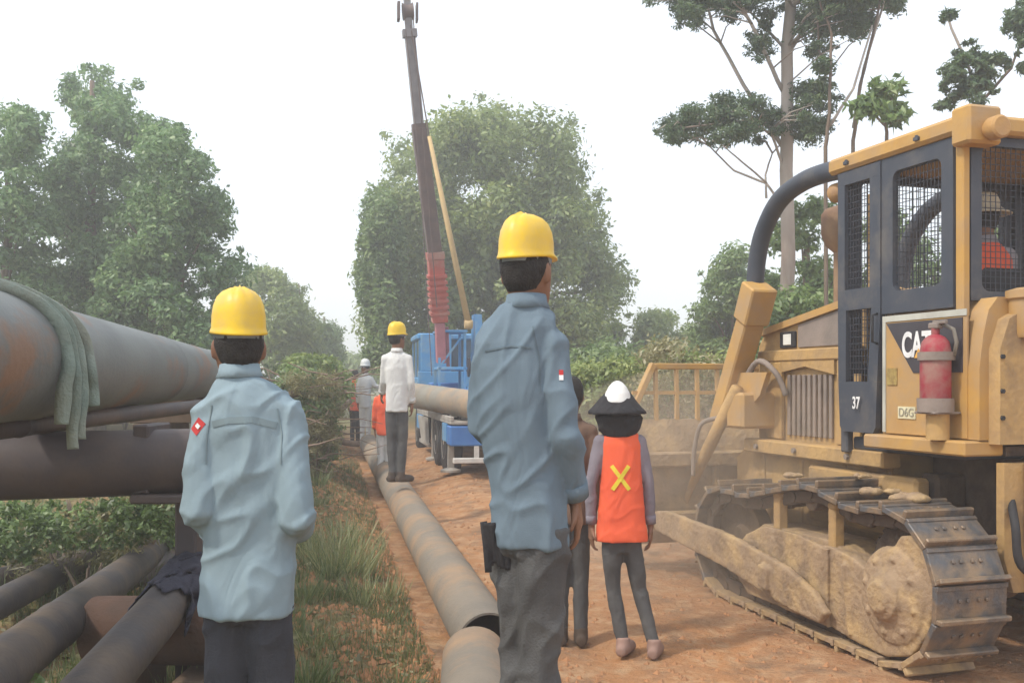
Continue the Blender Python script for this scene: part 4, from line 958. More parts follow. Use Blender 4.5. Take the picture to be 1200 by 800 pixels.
for side, x0 in (('l', 0.0), ('r', 1.76)):
    for k in range(NSH):
        y, z = SP[k]; y2, z2 = SP[(k+1)%NSH]; y1, z1 = SP[k-1]; ty, tz = y2-y1, z2-z1; L_ = math.hypot(ty,tz); ty /= L_; tz /= L_
        ny, nz = -tz, ty
        if (y-.9)*ny + (z-.45)*nz < 0: ny, nz = -ny, -nz
        # columns: x, tangent, normal
        M = Matrix(((1,0,0,x0),(0,ty,ny,y),(0,tz,nz,z),(0,0,0,1)))
        top = z > .8 and .0 < y < 1.5
        o = bpy.data.objects.new('track_shoe', shoe_mud if (z < .1) else shoe_me); COL.objects.link(o); o.parent = DZ; o.matrix_local = M
        o = bpy.data.objects.new('track_link', link_me); COL.objects.link(o); o.parent = DZ; o.matrix_local = M
    xo = 1 if side == 'l' else -1; xc = x0 + .22
    # wheels inside the track
    w_ = MB(); w_.lathe([(.06,-.05),(.30,-.05),(.335,-.03),(.335,.03),(.30,.05),(.06,.05)], (xc,0,.44), (1,0,0), 36)
    for k in range(22):
        a_ = 2*math.pi*k/22; w_.bar((xc,math.cos(a_)*.32,.44+math.sin(a_)*.32),(xc,math.cos(a_)*.365,.44+math.sin(a_)*.365),.05,.035,Vector((1,0,0)),.006)
    dz(w_, 'sprocket', M_mudshade, auto=40)  # darkened colour stands in for shade within the track
    w_ = MB(); w_.lathe([(.05,-.07),(.10,-.07),(.12,-.03),(.24,-.03),(.27,-.05),(.30,-.05),(.30,.05),(.27,.05),(.24,.03),(.12,.03),(.10,.07),(.05,.07)], (xc,IY,IZ), (1,0,0), 36); dz(w_, 'idler_wheel', M_mudshade, auto=40)
    for k in range(5):
        w_ = MB(); w_.lathe([(.03,-.16),(.085,-.16),(.085,-.11),(.07,-.10),(.07,.10),(.085,.11),(.085,.16),(.03,.16)], (xc,.35+k*.28,.175), (1,0,0), 20); dz(w_, 'track_roller', M_mudshade, auto=40)
    w_ = MB(); w_.lathe([(.02,-.12),(.07,-.12),(.07,.12),(.02,.12)], (xc,.80,.82), (1,0,0), 18); dz(w_, 'carrier_roller', M_mudshade, auto=40)
    # frame
    w_ = MB(); X0, X1 = (x0+.03, x0+.41)
    w_.prism([(.22,.30),(.30,.52),(.55,.60),(1.30,.60),(1.50,.50),(1.62,.44),(1.62,.34),(1.45,.22),(.3,.20)], X0+.04, X1-.04, lambda u,v,h: (h,u,v))
    muddy(w_, 'track_frame')
    w_ = MB(); xs_ = x0+.02 if side == 'l' else x0+.42
    w_.prism([(.50,.10),(.50,.56),(.80,.60),(1.20,.60),(1.42,.52),(1.55,.40),(1.55,.22),(1.40,.12)], xs_-.012, xs_+.02, lambda u,v,h: (h,u,v)); muddy(w_, 'roller_guard', voxel=.010)
    for yy in (.52, 1.12):
        w_ = MB(); w_.box((x0+.05,yy-.035,.50),(x0+.12,yy+.035,.80),.008); w_.box((x0+.05,yy-.04,.79),(x0+.38,yy+.04,.83),.008); dz(w_, 'carrier_bracket', M_yeld)
    # final drive cover, bulging outwards
    w_ = MB(); s_ = -1 if side == 'l' else 1; bx_ = x0+.08 if side == 'l' else x0+.36
    w_.prism([(-.375,.42),(-.36,.56),(-.29,.68),(-.20,.745),(-.12,.73),(-.03,.62),(.06,.53),(.16,.50),(.30,.545),(.5,.575),(.8,.55),(.82,.15),(.3,.075),(.0,.055),(-.2,.11),(-.33,.26)], bx_-s_*.02, bx_+s_*.05, lambda u,v,h: (h,u,v))
    w_.lathe([(.27,.03),(.25,.065),(.16,.085),(.13,.10),(.12,.13),(.09,.14),(.08,.16),(.02,.165)], (bx_,-.06,.40), (s_,0,0), 36)
    for k in range(8):
        a_ = 2*math.pi*k/8+.2; w_.lathe([(.016,0),(.016,.022)], (bx_+s_*.068,-.06+math.cos(a_)*.205,.40+math.sin(a_)*.205), (s_,0,0), 6)
    w_.box((bx_-.05,.1,.50),(bx_+.05,.14,.545)); w_.bar((bx_+s_*.05,.30,.10),(bx_+s_*.06,.36,.5),.02,.03)
    muddy(w_, 'final_drive_cover', voxel=.009, amp=.0015)
    w_ = MB(); xq = x0-.045 if side == 'l' else x0+.485
    w_.prism([(.50,.13),(.42,.20),(.55,.30),(.85,.40),(1.6,.50),(2.55,.54),(2.80,.50),(2.80,.36),(2.5,.34),(1.6,.26),(.80,.14)], xq-.012, xq+.035, lambda u,v,h: (h,u,v)); w_.prism([(1.0,.22),(1.0,.36),(1.1,.38),(1.1,.24)], xq-.055, xq+.04, lambda u,v,h: (h,u,v)); muddy(w_, 'push_arm')
# mud heaps on the shoes
for (yy, xx, s_, zz) in ((.05,.25,.09,.905),(.30,.20,.08,.92),(.15,.34,.06,.905),(1.1,.2,.06,.94),(.55,.28,.05,.98)):
    b_ = MB()
    for i in range(5): b_.ell((random.uniform(-1,1)*s_, random.uniform(-1,1)*s_*.7, 0), (s_*random.uniform(.4,.8), s_*random.uniform(.4,.7), s_*.28), 10, 6)
    me = remesh(b_, .012, 1); wrinkle(me, .012, yy*10, 20, 20); o = link_mesh('mud_lump', me, M_mud, DZ); o.location = (xx,yy,zz)
# hull
w_ = MB(); w_.prism([(.62,.36),(.62,1.12),(2.35,1.05),(2.5,.95),(2.5,.5),(2.2,.38)], .56, 1.64, lambda u,v,h: (h,u,v)); dz(w_, 'hull', M_yeld, auto=30)
w_ = MB(); w_.box((.84,-.28,.40),(1.36,.615,1.14),.02); w_.box((.60,-.25,1.15),(1.60,.61,1.20)); w_.lathe([(.13,0),(.13,.26),(.16,.27),(.16,.31)], (.83,.0,.46), (-1,0,0), 24); w_.box((.62,.30,.7),(.84,.45,1.0),.02); dz(w_, 'transmission_case', M_mudshade, auto=35)  # dark colour stands in for the shadow below the step ledge
w_ = MB(); w_.prism([(.50,.62),(.56,.44),(1.62,.44),(1.70,.62),(1.70,1.12),(.50,1.12)], -.345, -.29, lambda u,v,h: (u,h,v)); dz(w_, 'rear_plate', M_yeld, auto=30)
w_ = MB(); w_.box((.47,.30,.60),(.58,1.4,.98),.02); dz(w_, 'side_frame', M_yeld)
w_ = MB(); w_.box((.98,-.62,.42),(1.22,-.33,.56),.02); w_.lathe([(.03,-.1),(.03,.12)], (1.1,-.54,.49), (0,0,1), 12); dz(w_, 'drawbar', M_mud)
w_ = MB(); w_.box((.70,-.50,.60),(1.5,-.345,1.06),.03); dz(w_, 'rear_housing', M_yeld)
w_ = MB(); w_.lathe([(.16,0),(.16,.05),(.12,.07)], (1.1,-.50,.85), (0,-1,0), 28); dz(w_, 'cover_plate', M_mud, auto=35)
for yy in (.66,1.1,1.6,2.1):
    w_ = MB(); w_.box((.548,yy-.02,.42),(.562,yy+.02,1.0),.004); dz(w_, 'hull_rib', M_yeld)
for yy in (-.22,.3,.9,1.5,2.0):
    if yy > .5: w_ = MB(); w_.lathe([(.02,0),(.02,.018)], (.435,yy,1.07), (-1,0,0), 6); dz(w_, 'bolt', M_brk)
w_ = MB(); w_.tube(spline([(.58,-.30,.95),(.50,-.42,.80),(.52,-.44,.60),(.70,-.48,.5)]), .022, 8); dz(w_, 'hydraulic_hose', M_blk, smooth=True); w_ = MB(); w_.tube(spline([(1.5,-.36,1.0),(1.62,-.46,.85),(1.6,-.46,.6),(1.45,-.45,.5)]), .02, 8); dz(w_, 'hydraulic_hose', M_blk, smooth=True)
for q_ in (.62,1.52): w_ = MB(); w_.box((q_,-.40,.40),(q_+.06,-.348,1.12),.008); dz(w_, 'rear_rib', M_mud)
# side ledge
w_ = MB(); w_.box((.30,-.28,1.155),(.56,.56,1.235),.01); dz(w_, 'step_ledge', M_yel)
w_ = MB(); w_.box((.44,.56,1.02),(.58,2.2,1.12),.01); dz(w_, 'side_skirt', M_yeld)
# rear tank with sloped shoulder and curved corner
w_ = MB()
prof = [(.40,1.24),(.40,1.62),(.425,1.80),(.46,1.93),(.52,2.0),(1.70,2.0),(1.78,1.9),(1.80,1.6),(1.80,1.24)]
w_.prism(prof, -.28, .50, lambda u,v,h: (u,h,v)); dz(w_, 'fuel_tank', M_yel, auto=30)
w_ = MB(); w_.prism([(.46,1.22),(.46,1.72),(.52,1.88),(.66,1.95),(.86,1.80),(.92,1.40),(.92,1.22)], -.36, -.275, lambda u,v,h: (u,h,v)); dz(w_, 'tank_panel', M_yeld, auto=30)
w_ = MB(); w_.prism([(.94,1.22),(.90,1.5),(.80,1.76),(.76,1.9),(.80,1.96),(1.70,1.96),(1.74,1.5),(1.74,1.22)], -.43, -.275, lambda u,v,h: (u,h,v)); dz(w_, 'tank_panel', M_yel, auto=30)
w_ = MB(); w_.lathe([(.085,0),(.095,.02),(.095,.2),(.11,.21),(.11,.25),(.06,.265)], (.66,-.34,1.78), (0,0,1), 24); dz(w_, 'filler_neck', M_yel, auto=35)
for zz in (1.36,1.50,1.68):
    w_ = MB(); w_.lathe([(.013,0),(.013,.012)], (.47,-.362,zz), (0,-1,0), 6); dz(w_, 'bolt', M_blk)
# CAT panel
w_ = MB(); w_.prism([(.485,1.245),(.485,1.935),(-.20,1.935),(-.20,1.245)], .392, .402, lambda u,v,h: (h,u,v)); dz(w_, 'side_panel', M_yel)
w_ = MB(); w_.box((.386,-.20,1.905),(.3915,.49,1.94)); w_.box((.386,.462,1.25),(.3915,.49,1.9045)); dz(w_, 'panel_trim', mat('trim_pale', (.50,.50,.44), rough=.6, bump=0))
w_ = MB(); w_.prism([(.455,1.895),(-.17,1.895),(-.17,1.60),(.22,1.60)], .387, .3915, lambda u,v,h: (h,u,v)); dz(w_, 'badge_field', mat('badge_dark', (.06,.055,.065), rough=.5, bump=0))
def text3d(s, name, size, M, m, ext=.001, sx=1.0, bold=0.0):
    cu = bpy.data.curves.new(name, 'FONT'); cu.body = s; cu.size = size; cu.extrude = ext; cu.align_x = 'CENTER'; cu.align_y = 'CENTER'; cu.offset = bold
    o = bpy.data.objects.new('tmp', cu); COL.objects.link(o); dg = bpy.context.evaluated_depsgraph_get(); me = bpy.data.meshes.new_from_object(o.evaluated_get(dg)); bpy.data.objects.remove(o)
    me.transform(Matrix.Diagonal((sx,1,1,1))); q = bpy.data.objects.new(name, me); COL.objects.link(q); me.materials.clear(); me.materials.append(m); q.parent = DZ; q.matrix_local = M; return q
def left_face(x, y, z):   # text read from the dozer's left: text right = -y, text up = +z, normal = -x
    return Matrix(((0,0,-1,x),(-1,0,0,y),(0,1,0,z),(0,0,0,1)))
text3d('CAT', 'maker_lettering', .20, left_face(.384,.19,1.755), M_white, sx=.62, bold=.006)
w_ = MB(); w_.prism([(.205,1.685),(.13,1.685),(.17,1.74)], .3815,.3835, lambda u,v,h: (h,u,v)); dz(w_, 'badge_triangle', mat('badge_orange', (.75,.40,.08), rough=.6, bump=0))
w_ = MB(); w_.box((.386,.20,1.335),(.3915,.35,1.405)); dz(w_, 'number_plate', M_cream)
text3d('D6G', 'plate_lettering', .07, left_face(.383,.275,1.37), mat('plate_letter_grey', (.35,.33,.26), rough=.7, bump=0), sx=.95)
w_ = MB(); w_.box((.386,.36,1.53),(.3915,.45,1.63)); dz(w_, 'warning_sticker', mat('sticker_dull', (.25,.17,.06), (.4,.3,.1), scale=40, rough=.6, bump=0))
text3d('37', 'door_number', .105, left_face(.364,.715,1.415), M_white, sx=.72, bold=.002)
# extinguisher
w_ = MB(); w_.lathe([(.02,-.02),(.072,-.01),(.080,.02),(.080,.30),(.070,.345),(.05,.37),(.022,.385),(.022,.42)], (.285,-.085,1.42), (0,0,1), 28); ex_ = dz(w_, 'fire_extinguisher', M_red, auto=40)
w_ = MB(); w_.lathe([(.087,0),(.087,.045),(.092,.045),(.092,0)], (.285,-.085,1.665), (0,0,1), 28, close=True); w_.box((.30,-.12,1.665),(.39,-.05,1.71)); dz(w_, 'clamp_band', M_brk, auto=40)
w_ = MB(); w_.lathe([(.095,0),(.095,.075),(.088,.075),(.088,0)], (.285,-.085,1.385), (0,0,1), 28, close=True); w_.box((.21,-.165,1.375),(.385,-.005,1.387),.003); dz(w_, 'bottle_cradle', M_brk, auto=40)
w_ = MB(); w_.box((.262,-.12,1.835),(.308,-.05,1.868),.006); w_.box((.275,-.17,1.86),(.295,-.07,1.88),.003); dz(w_, 'valve', M_brk)
w_ = MB(); w_.tube([(.30,-.12,1.86),(.33,-.17,1.83),(.35,-.17,1.76),(.35,-.15,1.69)], .011, 8); dz(w_, 'hose', M_pdust, smooth=True)
w_ = MB(); w_.lathe([(.06,0),(.06,.15)], (.30,-.085,1.235), (0,0,1), 20); dz(w_, 'bracket_tube', M_yeld, auto=40)
# cab: posts, roof, door, mesh
CX0, CX1, CYR, CYF, ZR = .40, 1.80, -.16, .93, 2.885
w_ = MB(); w_.box((CX0-.04,CYR-.06,ZR),(CX1+.04,CYF+.08,ZR+.10),.02); w_.box((CX0+.1,CYR+.05,ZR+.10),(CX1-.1,CYF-.05,ZR+.13),.015); dz(w_, 'cab_roof', M_yel, auto=30)
w_ = MB(); w_.box((CX0-.05,CYR-.10,ZR-.07),(CX0+.17,CYR+.04,ZR+.135),.015); dz(w_, 'lamp_box', M_yel)
w_ = MB(); w_.lathe([(.045,0),(.062,.03),(.062,.09),(.05,.10)], (CX0+.08,CYR-.095,ZR+.0), (0,-1,0), 24); dz(w_, 'work_lamp', M_lamp, auto=40)
for xx in (CX0, CX1-.07):
    w_ = MB(); w_.box((xx,CYR,1.9),(xx+.05,CYR+.06,ZR-.002),.008); dz(w_, 'rear_post', M_yel)
    w_ = MB(); w_.box((xx+.004,CYF-.07,1.1),(xx+.055,CYF,ZR-.002),.008); dz(w_, 'front_post', M_dark)
for yy in (.15,.80):
    w_ = MB(); w_.lathe([(.012,0),(.012,.012)], (CX0-.04,yy,ZR+.05), (-1,0,0), 6); w_.box((CX0-.055,yy-.02,ZR+.03),(CX0-.04,yy+.02,ZR+.05)); dz(w_, 'roof_hook', M_dark)
def rounded_frame(y0, y1, z0, z1, b, r=.05, n=5):
    """frame outline with a hole: outer rectangle y0..y1,z0..z1 border b=(left,right,bottom,top)"""
    iy0, iy1, iz0, iz1 = y0+b[0], y1-b[1], z0+b[2], z1-b[3]; inner = []; outer = []
    for cx, cz, a0 in ((iy1-r,iz1-r,0),(iy0+r,iz1-r,90),(iy0+r,iz0+r,180),(iy1-r,iz0+r,270)):
        for k in range(n):
            a_ = R(a0+90*k/(n-1)); inner.append((cx+r*math.cos(a_), cz+r*math.sin(a_)))
    corners = [(y1,z1),(y0,z1),(y0,z0),(y1,z0)]
    for q in range(4):
        for k in range(n):
            cx, cz = corners[q]
            outer.append((cx, cz))
    return inner, outer
def frame_part(name, m, y0, y1, z0, z1, b, x0, x1, fn, r=.05):
    inner, outer = rounded_frame(y0,y1,z0,z1,b,r); n = len(inner); mb = MB()
    vs = [fn(u,v,x0) for u,v in outer]+[fn(u,v,x0) for u,v in inner]+[fn(u,v,x1) for u,v in outer]+[fn(u,v,x1) for u,v in inner]; fs = []
    for k in range(n):
        j = (k+1)%n
        fs += [(k,j,n+j,n+k),(2*n+k,3*n+k,3*n+j,2*n+j),(n+k,n+j,3*n+j,3*n+k),(k,2*n+k,2*n+j,j)]
    mb.add(vs, fs); me = mb.mesh(name)
    import bmesh
    bb = bmesh.new(); bb.from_mesh(me); bmesh.ops.remove_doubles(bb, verts=bb.verts, dist=1e-5); bmesh.ops.dissolve_degenerate(bb, edges=bb.edges, dist=1e-6); bb.to_mesh(me); bb.free()
    return link_mesh(name, me, m, DZ, smooth=False)
fl = lambda u,v,h: (h,u,v)
frame_part('window_frame', M_dark, CYR+.062, .50, 1.955, ZR-.004, (.09,.10,.13,.09), CX0-.012, CX0+.03, fl)
fr = lambda u,v,h: (CX1-h+CX0,u,v)
frame_part('window_frame', M_dark, CYR+.062, .50, 1.955, ZR-.004, (.09,.10,.13,.09), CX0-.012, CX0+.03, fr)
# door: tapering towards the sill
def door(x0, fn):
    mb = MB(); y0, y1 = .505, .925
    # upper frame around narrow window, middle rail, lower frame around the louvre, sill
    U = [(y0,ZR-.006),(y1,ZR-.006),(y1,1.60),(.90,1.30),(.855,1.235),(.575,1.235),(.545,1.30),(y0,1.90)]
    def strip(P): mb.prism(P, x0-.018, x0+.022, fn)
    strip([(y0,ZR-.006),(y1,ZR-.006),(y1,ZR-.09),(y0,ZR-.09)])
    strip([(y0,ZR-.0905),(y0+.10,ZR-.0905),(y0+.10,2.13),(y0,2.13)]); strip([(y1-.07,ZR-.0905),(y1,ZR-.0905),(y1,2.13),(y1-.07,2.13)])
    strip([(y0,2.1295),(y1,2.1295),(y1,2.0),(y0,2.0)])
    strip([(y0,1.9995),(y0+.085,1.9995),(.625,1.55),(.535,1.55)]); strip([(y1-.085,1.9995),(y1,1.9995),(.92,1.55),(.845,1.55)])
    strip([(.535,1.5495),(.92,1.5495),(.905,1.27),(.88,1.235),(.575,1.235),(.55,1.27)])
    return mb
door(CX0, fl).build('door', M_dark, DZ); door(CX0, fr).build('door', M_dark, DZ)
w_ = MB(); w_.tube([(CX0-.02,.53,1.78),(CX0-.055,.53,1.79),(CX0-.055,.53,1.95),(CX0-.02,.53,1.96)], .008, 8); dz(w_, 'door_handle', M_blk, smooth=True)
def grid(name, u0, u1, v0, v1, h, su, sv, fn, r=.0022):
    mb = MB(); u = u0
    while u <= u1+1e-6: mb.bar(fn(u,v0,h), fn(u,v1,h), r*1.7, r*1.7); u += su
    v = v0
    while v <= v1+1e-6: mb.bar(fn(u0,v,h+.004), fn(u1,v,h+.004), r*1.7, r*1.7); v += sv
    o = mb.build(name, M_mesh, DZ); o['kind'] = 'stuff'; return o
grid('mesh_guard', -.02,.42,2.05,2.80, CX0+.012, .030,.046, fl); grid('mesh_guard', -.02,.42,2.05,2.80, CX0+.012, .030,.046, fr)
grid('mesh_guard', .60,.86,2.12,2.80, CX0+.006, .028,.040, fl); grid('mesh_guard', .60,.86,2.12,2.80, CX0+.006, .028,.040, fr)
grid('mesh_guard', .60,.88,1.55,2.0, CX0+.006, .028,.040, fl); grid('mesh_guard', .60,.88,1.55,2.0, CX0+.006, .028,.040, fr)
rw = lambda u,v,h: (u,h,v)
frame_part('rear_window_frame', M_dark, CX0+.055, CX1-.075, 1.99, ZR-.004, (.07,.07,.05,.05), CYR, CYR+.04, rw)
grid('mesh_guard', CX0+.09, CX1-.1, 2.02, 2.86, CYR+.01, .034,.034, rw)
frame_part('front_window_frame', M_dark, CX0+.06, CX1-.08, 1.6, ZR-.004, (.07,.07,.05,.05), CYF-.045, CYF-.005, rw)
grid('mesh_guard', CX0+.09, CX1-.1, 1.65, 2.84, CYF-.02, .05,.05, rw)
w_ = MB(); w_.box((CX0+.06,CYR+.05,1.12),(CX1-.08,CYF-.05,1.2),.01); w_.box((CX0+.06,CYR+.07,1.2),(CX1-.08,CYR+.13,1.98),.01); dz(w_, 'cab_floor', M_dark)
# seat, console
w_ = MB(); w_.box((.70,.10,1.55),(1.22,.60,1.72),.04); w_.box((.72,.02,1.70),(1.20,.12,2.20),.04); w_.box((.75,.15,1.2),(1.15,.5,1.55),.02); dz(w_, 'driver_seat', M_blk)
w_ = MB(); w_.box((.75,.74,1.2),(1.5,.86,1.95),.03); w_.tube([(.72,.5,1.7),(.70,.56,1.95),(.68,.55,2.05)],.014,8); w_.ell((.68,.55,2.07),(.025,.025,.03),10,8); dz(w_, 'control_console', M_dark)
w_ = MB(); w_.box((.50,.03,2.55),(.56,.14,2.68),.01); w_.bar((.53,.09,2.68),(.53,.09,2.84),.015,.015); dz(w_, 'cab_speaker', M_blk)
# hood and engine side
w_ = MB(); w_.prism([(.95,1.10),(.95,2.10),(1.0,2.12),(2.18,1.93),(2.26,1.84),(2.26,1.10)], .62, 1.58, fl); dz(w_, 'hood', M_yeld, auto=30)
w_ = MB(); w_.prism([(.95,2.085),(.95,2.135),(2.2,1.95),(2.2,1.90)], .585, .617, fl); dz(w_, 'hood_rail', M_yel)
w_ = MB(); w_.prism([(1.0,1.80),(1.0,2.07),(1.72,1.96),(1.72,1.80)], .606,.618, fl); dz(w_, 'engine_screen', M_brk)
w_ = MB(); w_.box((.598,1.75,1.80),(.618,1.95,1.92),.006); dz(w_, 'side_lamp_box', M_blk); w_ = MB(); w_.box((.588,1.79,1.82),(.597,1.89,1.90),.004); dz(w_, 'side_lamp_glass', M_glass)
w_ = MB(); w_.box((.57,.95,1.70),(.618,2.22,1.785),.01); w_.box((.575,1.90,1.12),(.618,2.20,1.699),.01); w_.box((.575,.95,1.12),(.618,1.22,1.699),.01); w_.prism([(1.25,1.699),(1.9,1.699),(1.9,1.62),(1.60,1.66),(1.25,1.60)],.58,.618,fl); dz(w_, 'side_rail', M_yeld)
w_ = MB()
for k in range(9): w_.box((.596,1.30+k*.064,1.16),(.617,1.335+k*.064,1.60),.004)
o = dz(w_, 'engine_louvre', M_brk)
w_ = MB(); w_.box((.66,2.26,1.0),(1.54,2.36,1.85),.02); dz(w_, 'radiator_guard', M_yeld)
w_ = MB()
for k in range(8): w_.box((.70+k*.1,2.362,1.08),(.74+k*.1,2.38,1.78),.004)
dz(w_, 'radiator_bars', M_yeld)
# precleaner, exhaust
w_ = MB(); w_.lathe([(.045,0),(.045,.45),(.10,.50),(.13,.58),(.13,.72),(.10,.76),(.04,.78)], (.82,1.52,2.02), (0,0,1), 24); dz(w_, 'air_precleaner', mat('precleaner_brown', (.20,.12,.08), (.3,.2,.12), rough=.8), auto=40)
w_ = MB(); w_.lathe([(.03,0),(.03,.65),(.036,.66),(.036,.74),(.02,.745)], (.80,1.13,2.07), (0,0,1), 18); dz(w_, 'exhaust_stack', M_yeld, auto=40)
w_ = MB(); w_.lathe([(.04,0),(.065,.03),(.065,.10),(.055,.11)], (.50,1.02,2.80), (0,1,0), 22); w_.box((.47,.99,2.83),(.53,1.05,2.90)); dz(w_, 'work_lamp', M_lamp, auto=40)
w_ = MB(); w_.box((.56,1.0,2.02),(.61,1.04,2.70),.01); w_.box((.5,1.0,2.02),(.56,1.03,2.06),.005); dz(w_, 'grab_post', M_yeld)
# curved limb guard from roof to the front riser, both sides
for sx in (0,1):
    f_ = (lambda x: x) if sx == 0 else (lambda x: 2.2-x)
    w_ = MB(); w_.tube(spline([(f_(.45),.90,2.92),(f_(.45),1.15,2.94),(f_(.45),1.43,2.93),(f_(.45),1.72,2.85),(f_(.45),1.93,2.66),(f_(.45),2.02,2.45),(f_(.45),2.05,2.25)]), .066, 16); dz(w_, 'limb_guard', M_dark, smooth=True)
    w_ = MB(); w_.bar((f_(.42),2.50,1.22),(f_(.42),1.93,2.24),.15,.17,Vector((1,0,0)),.012); w_.bar((f_(.42),2.06,2.0),(f_(.42),1.93,2.26),.19,.21,Vector((1,0,0)),.012); w_.prism([(2.50,1.20),(2.30,1.20),(1.90,1.45),(1.80,1.62),(2.26,1.62)], f_(.40), f_(.44), fl); dz(w_, 'riser_arm', M_yel, auto=30)
    w_ = MB(); w_.box((min(f_(.30),f_(.60)),1.98,1.20),(max(f_(.30),f_(.60)),2.22,1.47),.02); dz(w_, 'cylinder_mount', M_yel)
    w_ = MB(); w_.tube([(f_(.33),2.1,1.50),(f_(.30),2.5,1.02),(f_(.28),2.78,.66)],[.05,.05,.028],14); w_.tube([(f_(.28),2.62,.86),(f_(.28),2.9,.50)],.026,12); dz(w_, 'lift_cylinder', M_yeld, smooth=True)
    w_ = MB(); w_.tube(spline([(f_(.36),2.25,1.27),(f_(.30),2.42,1.26),(f_(.24),2.52,1.20),(f_(.22),2.58,1.0),(f_(.22),2.60,.80)]), .018, 8); dz(w_, 'hydraulic_hose', M_brk, smooth=True)
    w_ = MB(); w_.tube(spline([(f_(.42),2.2,1.50),(f_(.44),2.0,1.70),(f_(.5),1.85,1.62),(f_(.56),1.80,1.45)]), .022, 8); dz(w_, 'hydraulic_hose', M_brk, smooth=True)
# blade with rack
w_ = MB(); BL, BR = -.20, 2.42
prof = [(2.98,.22),(2.90,.40),(2.86,.62),(2.87,.90),(2.93,1.12),(3.00,1.24)]
P = prof+[(y-.045,z) for y,z in prof[::-1]]
w_.prism(P, BL, BR, fl); dz(w_, 'blade', M_mud, auto=50)
w_ = MB(); w_.box((BL+.02,2.72,.34),(BR-.02,2.83,.50),.015); w_.box((BL+.02,2.74,.86),(BR-.02,2.84,.98),.015); dz(w_, 'blade_rib', M_mud)
for xx in (BL+.02,.5,1.1,1.7,BR-.06):
    w_ = MB(); w_.box((xx,2.76,.499),(xx+.04,2.85,.861),.008); dz(w_, 'blade_stiffener', M_mud)
for q_ in (BL-.01, BR-.025): w_ = MB(); w_.box((q_,2.82,.22),(q_+.035,3.06,1.22),.008); dz(w_, 'end_plate', M_mud)
w_ = MB(); w_.bar((BL+.25,2.98,1.68),(BR-.25,2.98,1.68),.05,.05,Vector((0,0,1)),.006); dz(w_, 'rack_rail', M_yel)
w_ = MB(); w_.bar((BL+.06,2.98,1.46),(BR-.06,2.98,1.46),.03,.03); dz(w_, 'rack_rail', M_yel)
for a_, b_ in (((BL,2.97,1.20),(BL+.25,2.98,1.70)),((BR,2.97,1.20),(BR-.25,2.98,1.70))):
    w_ = MB(); w_.bar(a_, b_, .07, .05, Vector((1,0,0)), .006); dz(w_, 'rack_end_post', M_yel)
for k in range(12):
    w_ = MB(); xx = BL+.27+k*.19; w_.bar((xx,2.96,.98 if k%2 else 1.1),(xx,2.98,1.66),.032,.03,Vector((1,0,0))); dz(w_, 'rack_bar', M_yel)

# driver
def driver():
    u = Vector((-math.sin(R(17.1)), math.cos(R(17.1)), 0)); r_ = Vector((u.y,-u.x,0)); p = Vector((2.0,5.4,-.045))+r_*.95+u*.28
    J = dict(head=(0,.03,.76), neck=(0,0,.63), shL=(-.16,0,.53), elL=(-.22,.06,.28), wrL=(-.18,.28,.22), shR=(.16,0,.53), elR=(.21,.06,.28), wrR=(.16,.28,.24),
             hpL=(-.09,.02,.06), hpR=(.09,.02,.06), knL=(-.13,.42,.08), knR=(.13,.42,.08), anL=(-.12,.46,-.32), anR=(.12,.46,-.32), trr=.08, ftL=(0,1,0), ftR=(0,1,0))
    T = [(-.02,0,0,.15,.11),(.1,0,0,.15,.11),(.25,0,0,.145,.105),(.4,0,0,.155,.105),(.52,0,0,.15,.095),(.57,0,0,.11,.08),(.61,0,0,.075,.065),(.635,0,0,.06,.058)]
    root, so = person('driver in orange vest and pale sun hat seated inside the bulldozer cab', (p.x,p.y,1.72), J, T, dict(shirt=mat('shirt_checked_grey', (.35,.32,.34), rough=.9), trousers=M_tr1), voxel=.012, wr=.006, seed=21, rz=R(17.1), hyaw=R(25))
    vb = MB(); vb.loft([(t[1],t[2],t[0],t[3]*1.1,t[4]*1.12) for t in T[1:7]], 24, power=2.3); link_mesh('safety_vest', remesh(vb, .012, 2), M_vest, root)
    hb = MB(); hb.lathe([(.03,.885+.0),(.075,.875),(.095,.83),(.10,.79),(.165,.755),(.168,.745),(.10,.765),(.08,.77)], (0,.02,.03), (0,0,1), 28); link_mesh('sun_hat', remesh(hb, .009, 1), mat('hat_straw', (.72,.65,.50), (.62,.54,.40), rough=.9, bump=.4), root)
driver()

# ------------------------------------------------------------------ crane truck
M_tbl = mat('truck_blue', (.07,.25,.52), (.10,.30,.54), (.24,.36,.44), rough=.55, scale=4, scale3=3, thr=.58)
M_tbl2 = mat('truck_blue_deep', (.05,.16,.45), (.07,.20,.48), rough=.5)
M_tred = mat('boom_red', (.45,.10,.08), (.38,.11,.09), (.36,.26,.22), rough=.6)
M_tdk = mat('boom_dark', (.11,.085,.085), (.15,.11,.10), rough=.6)
M_tgr = mat('boom_grey', (.25,.24,.25), (.18,.17,.18), rough=.6)
M_deck = mat('deck_pale_steel', (.42,.40,.36), (.3,.27,.24), rough=.7)
TK = empty('crane_truck', (-.80,13.0,H(-.4,13.5)), R(10.4), label='old blue crane truck with a raised telescopic boom, parked on the lane', cat='crane truck')
def tk(mb, name, m, **k): return mb.build(name, m, TK, **k)
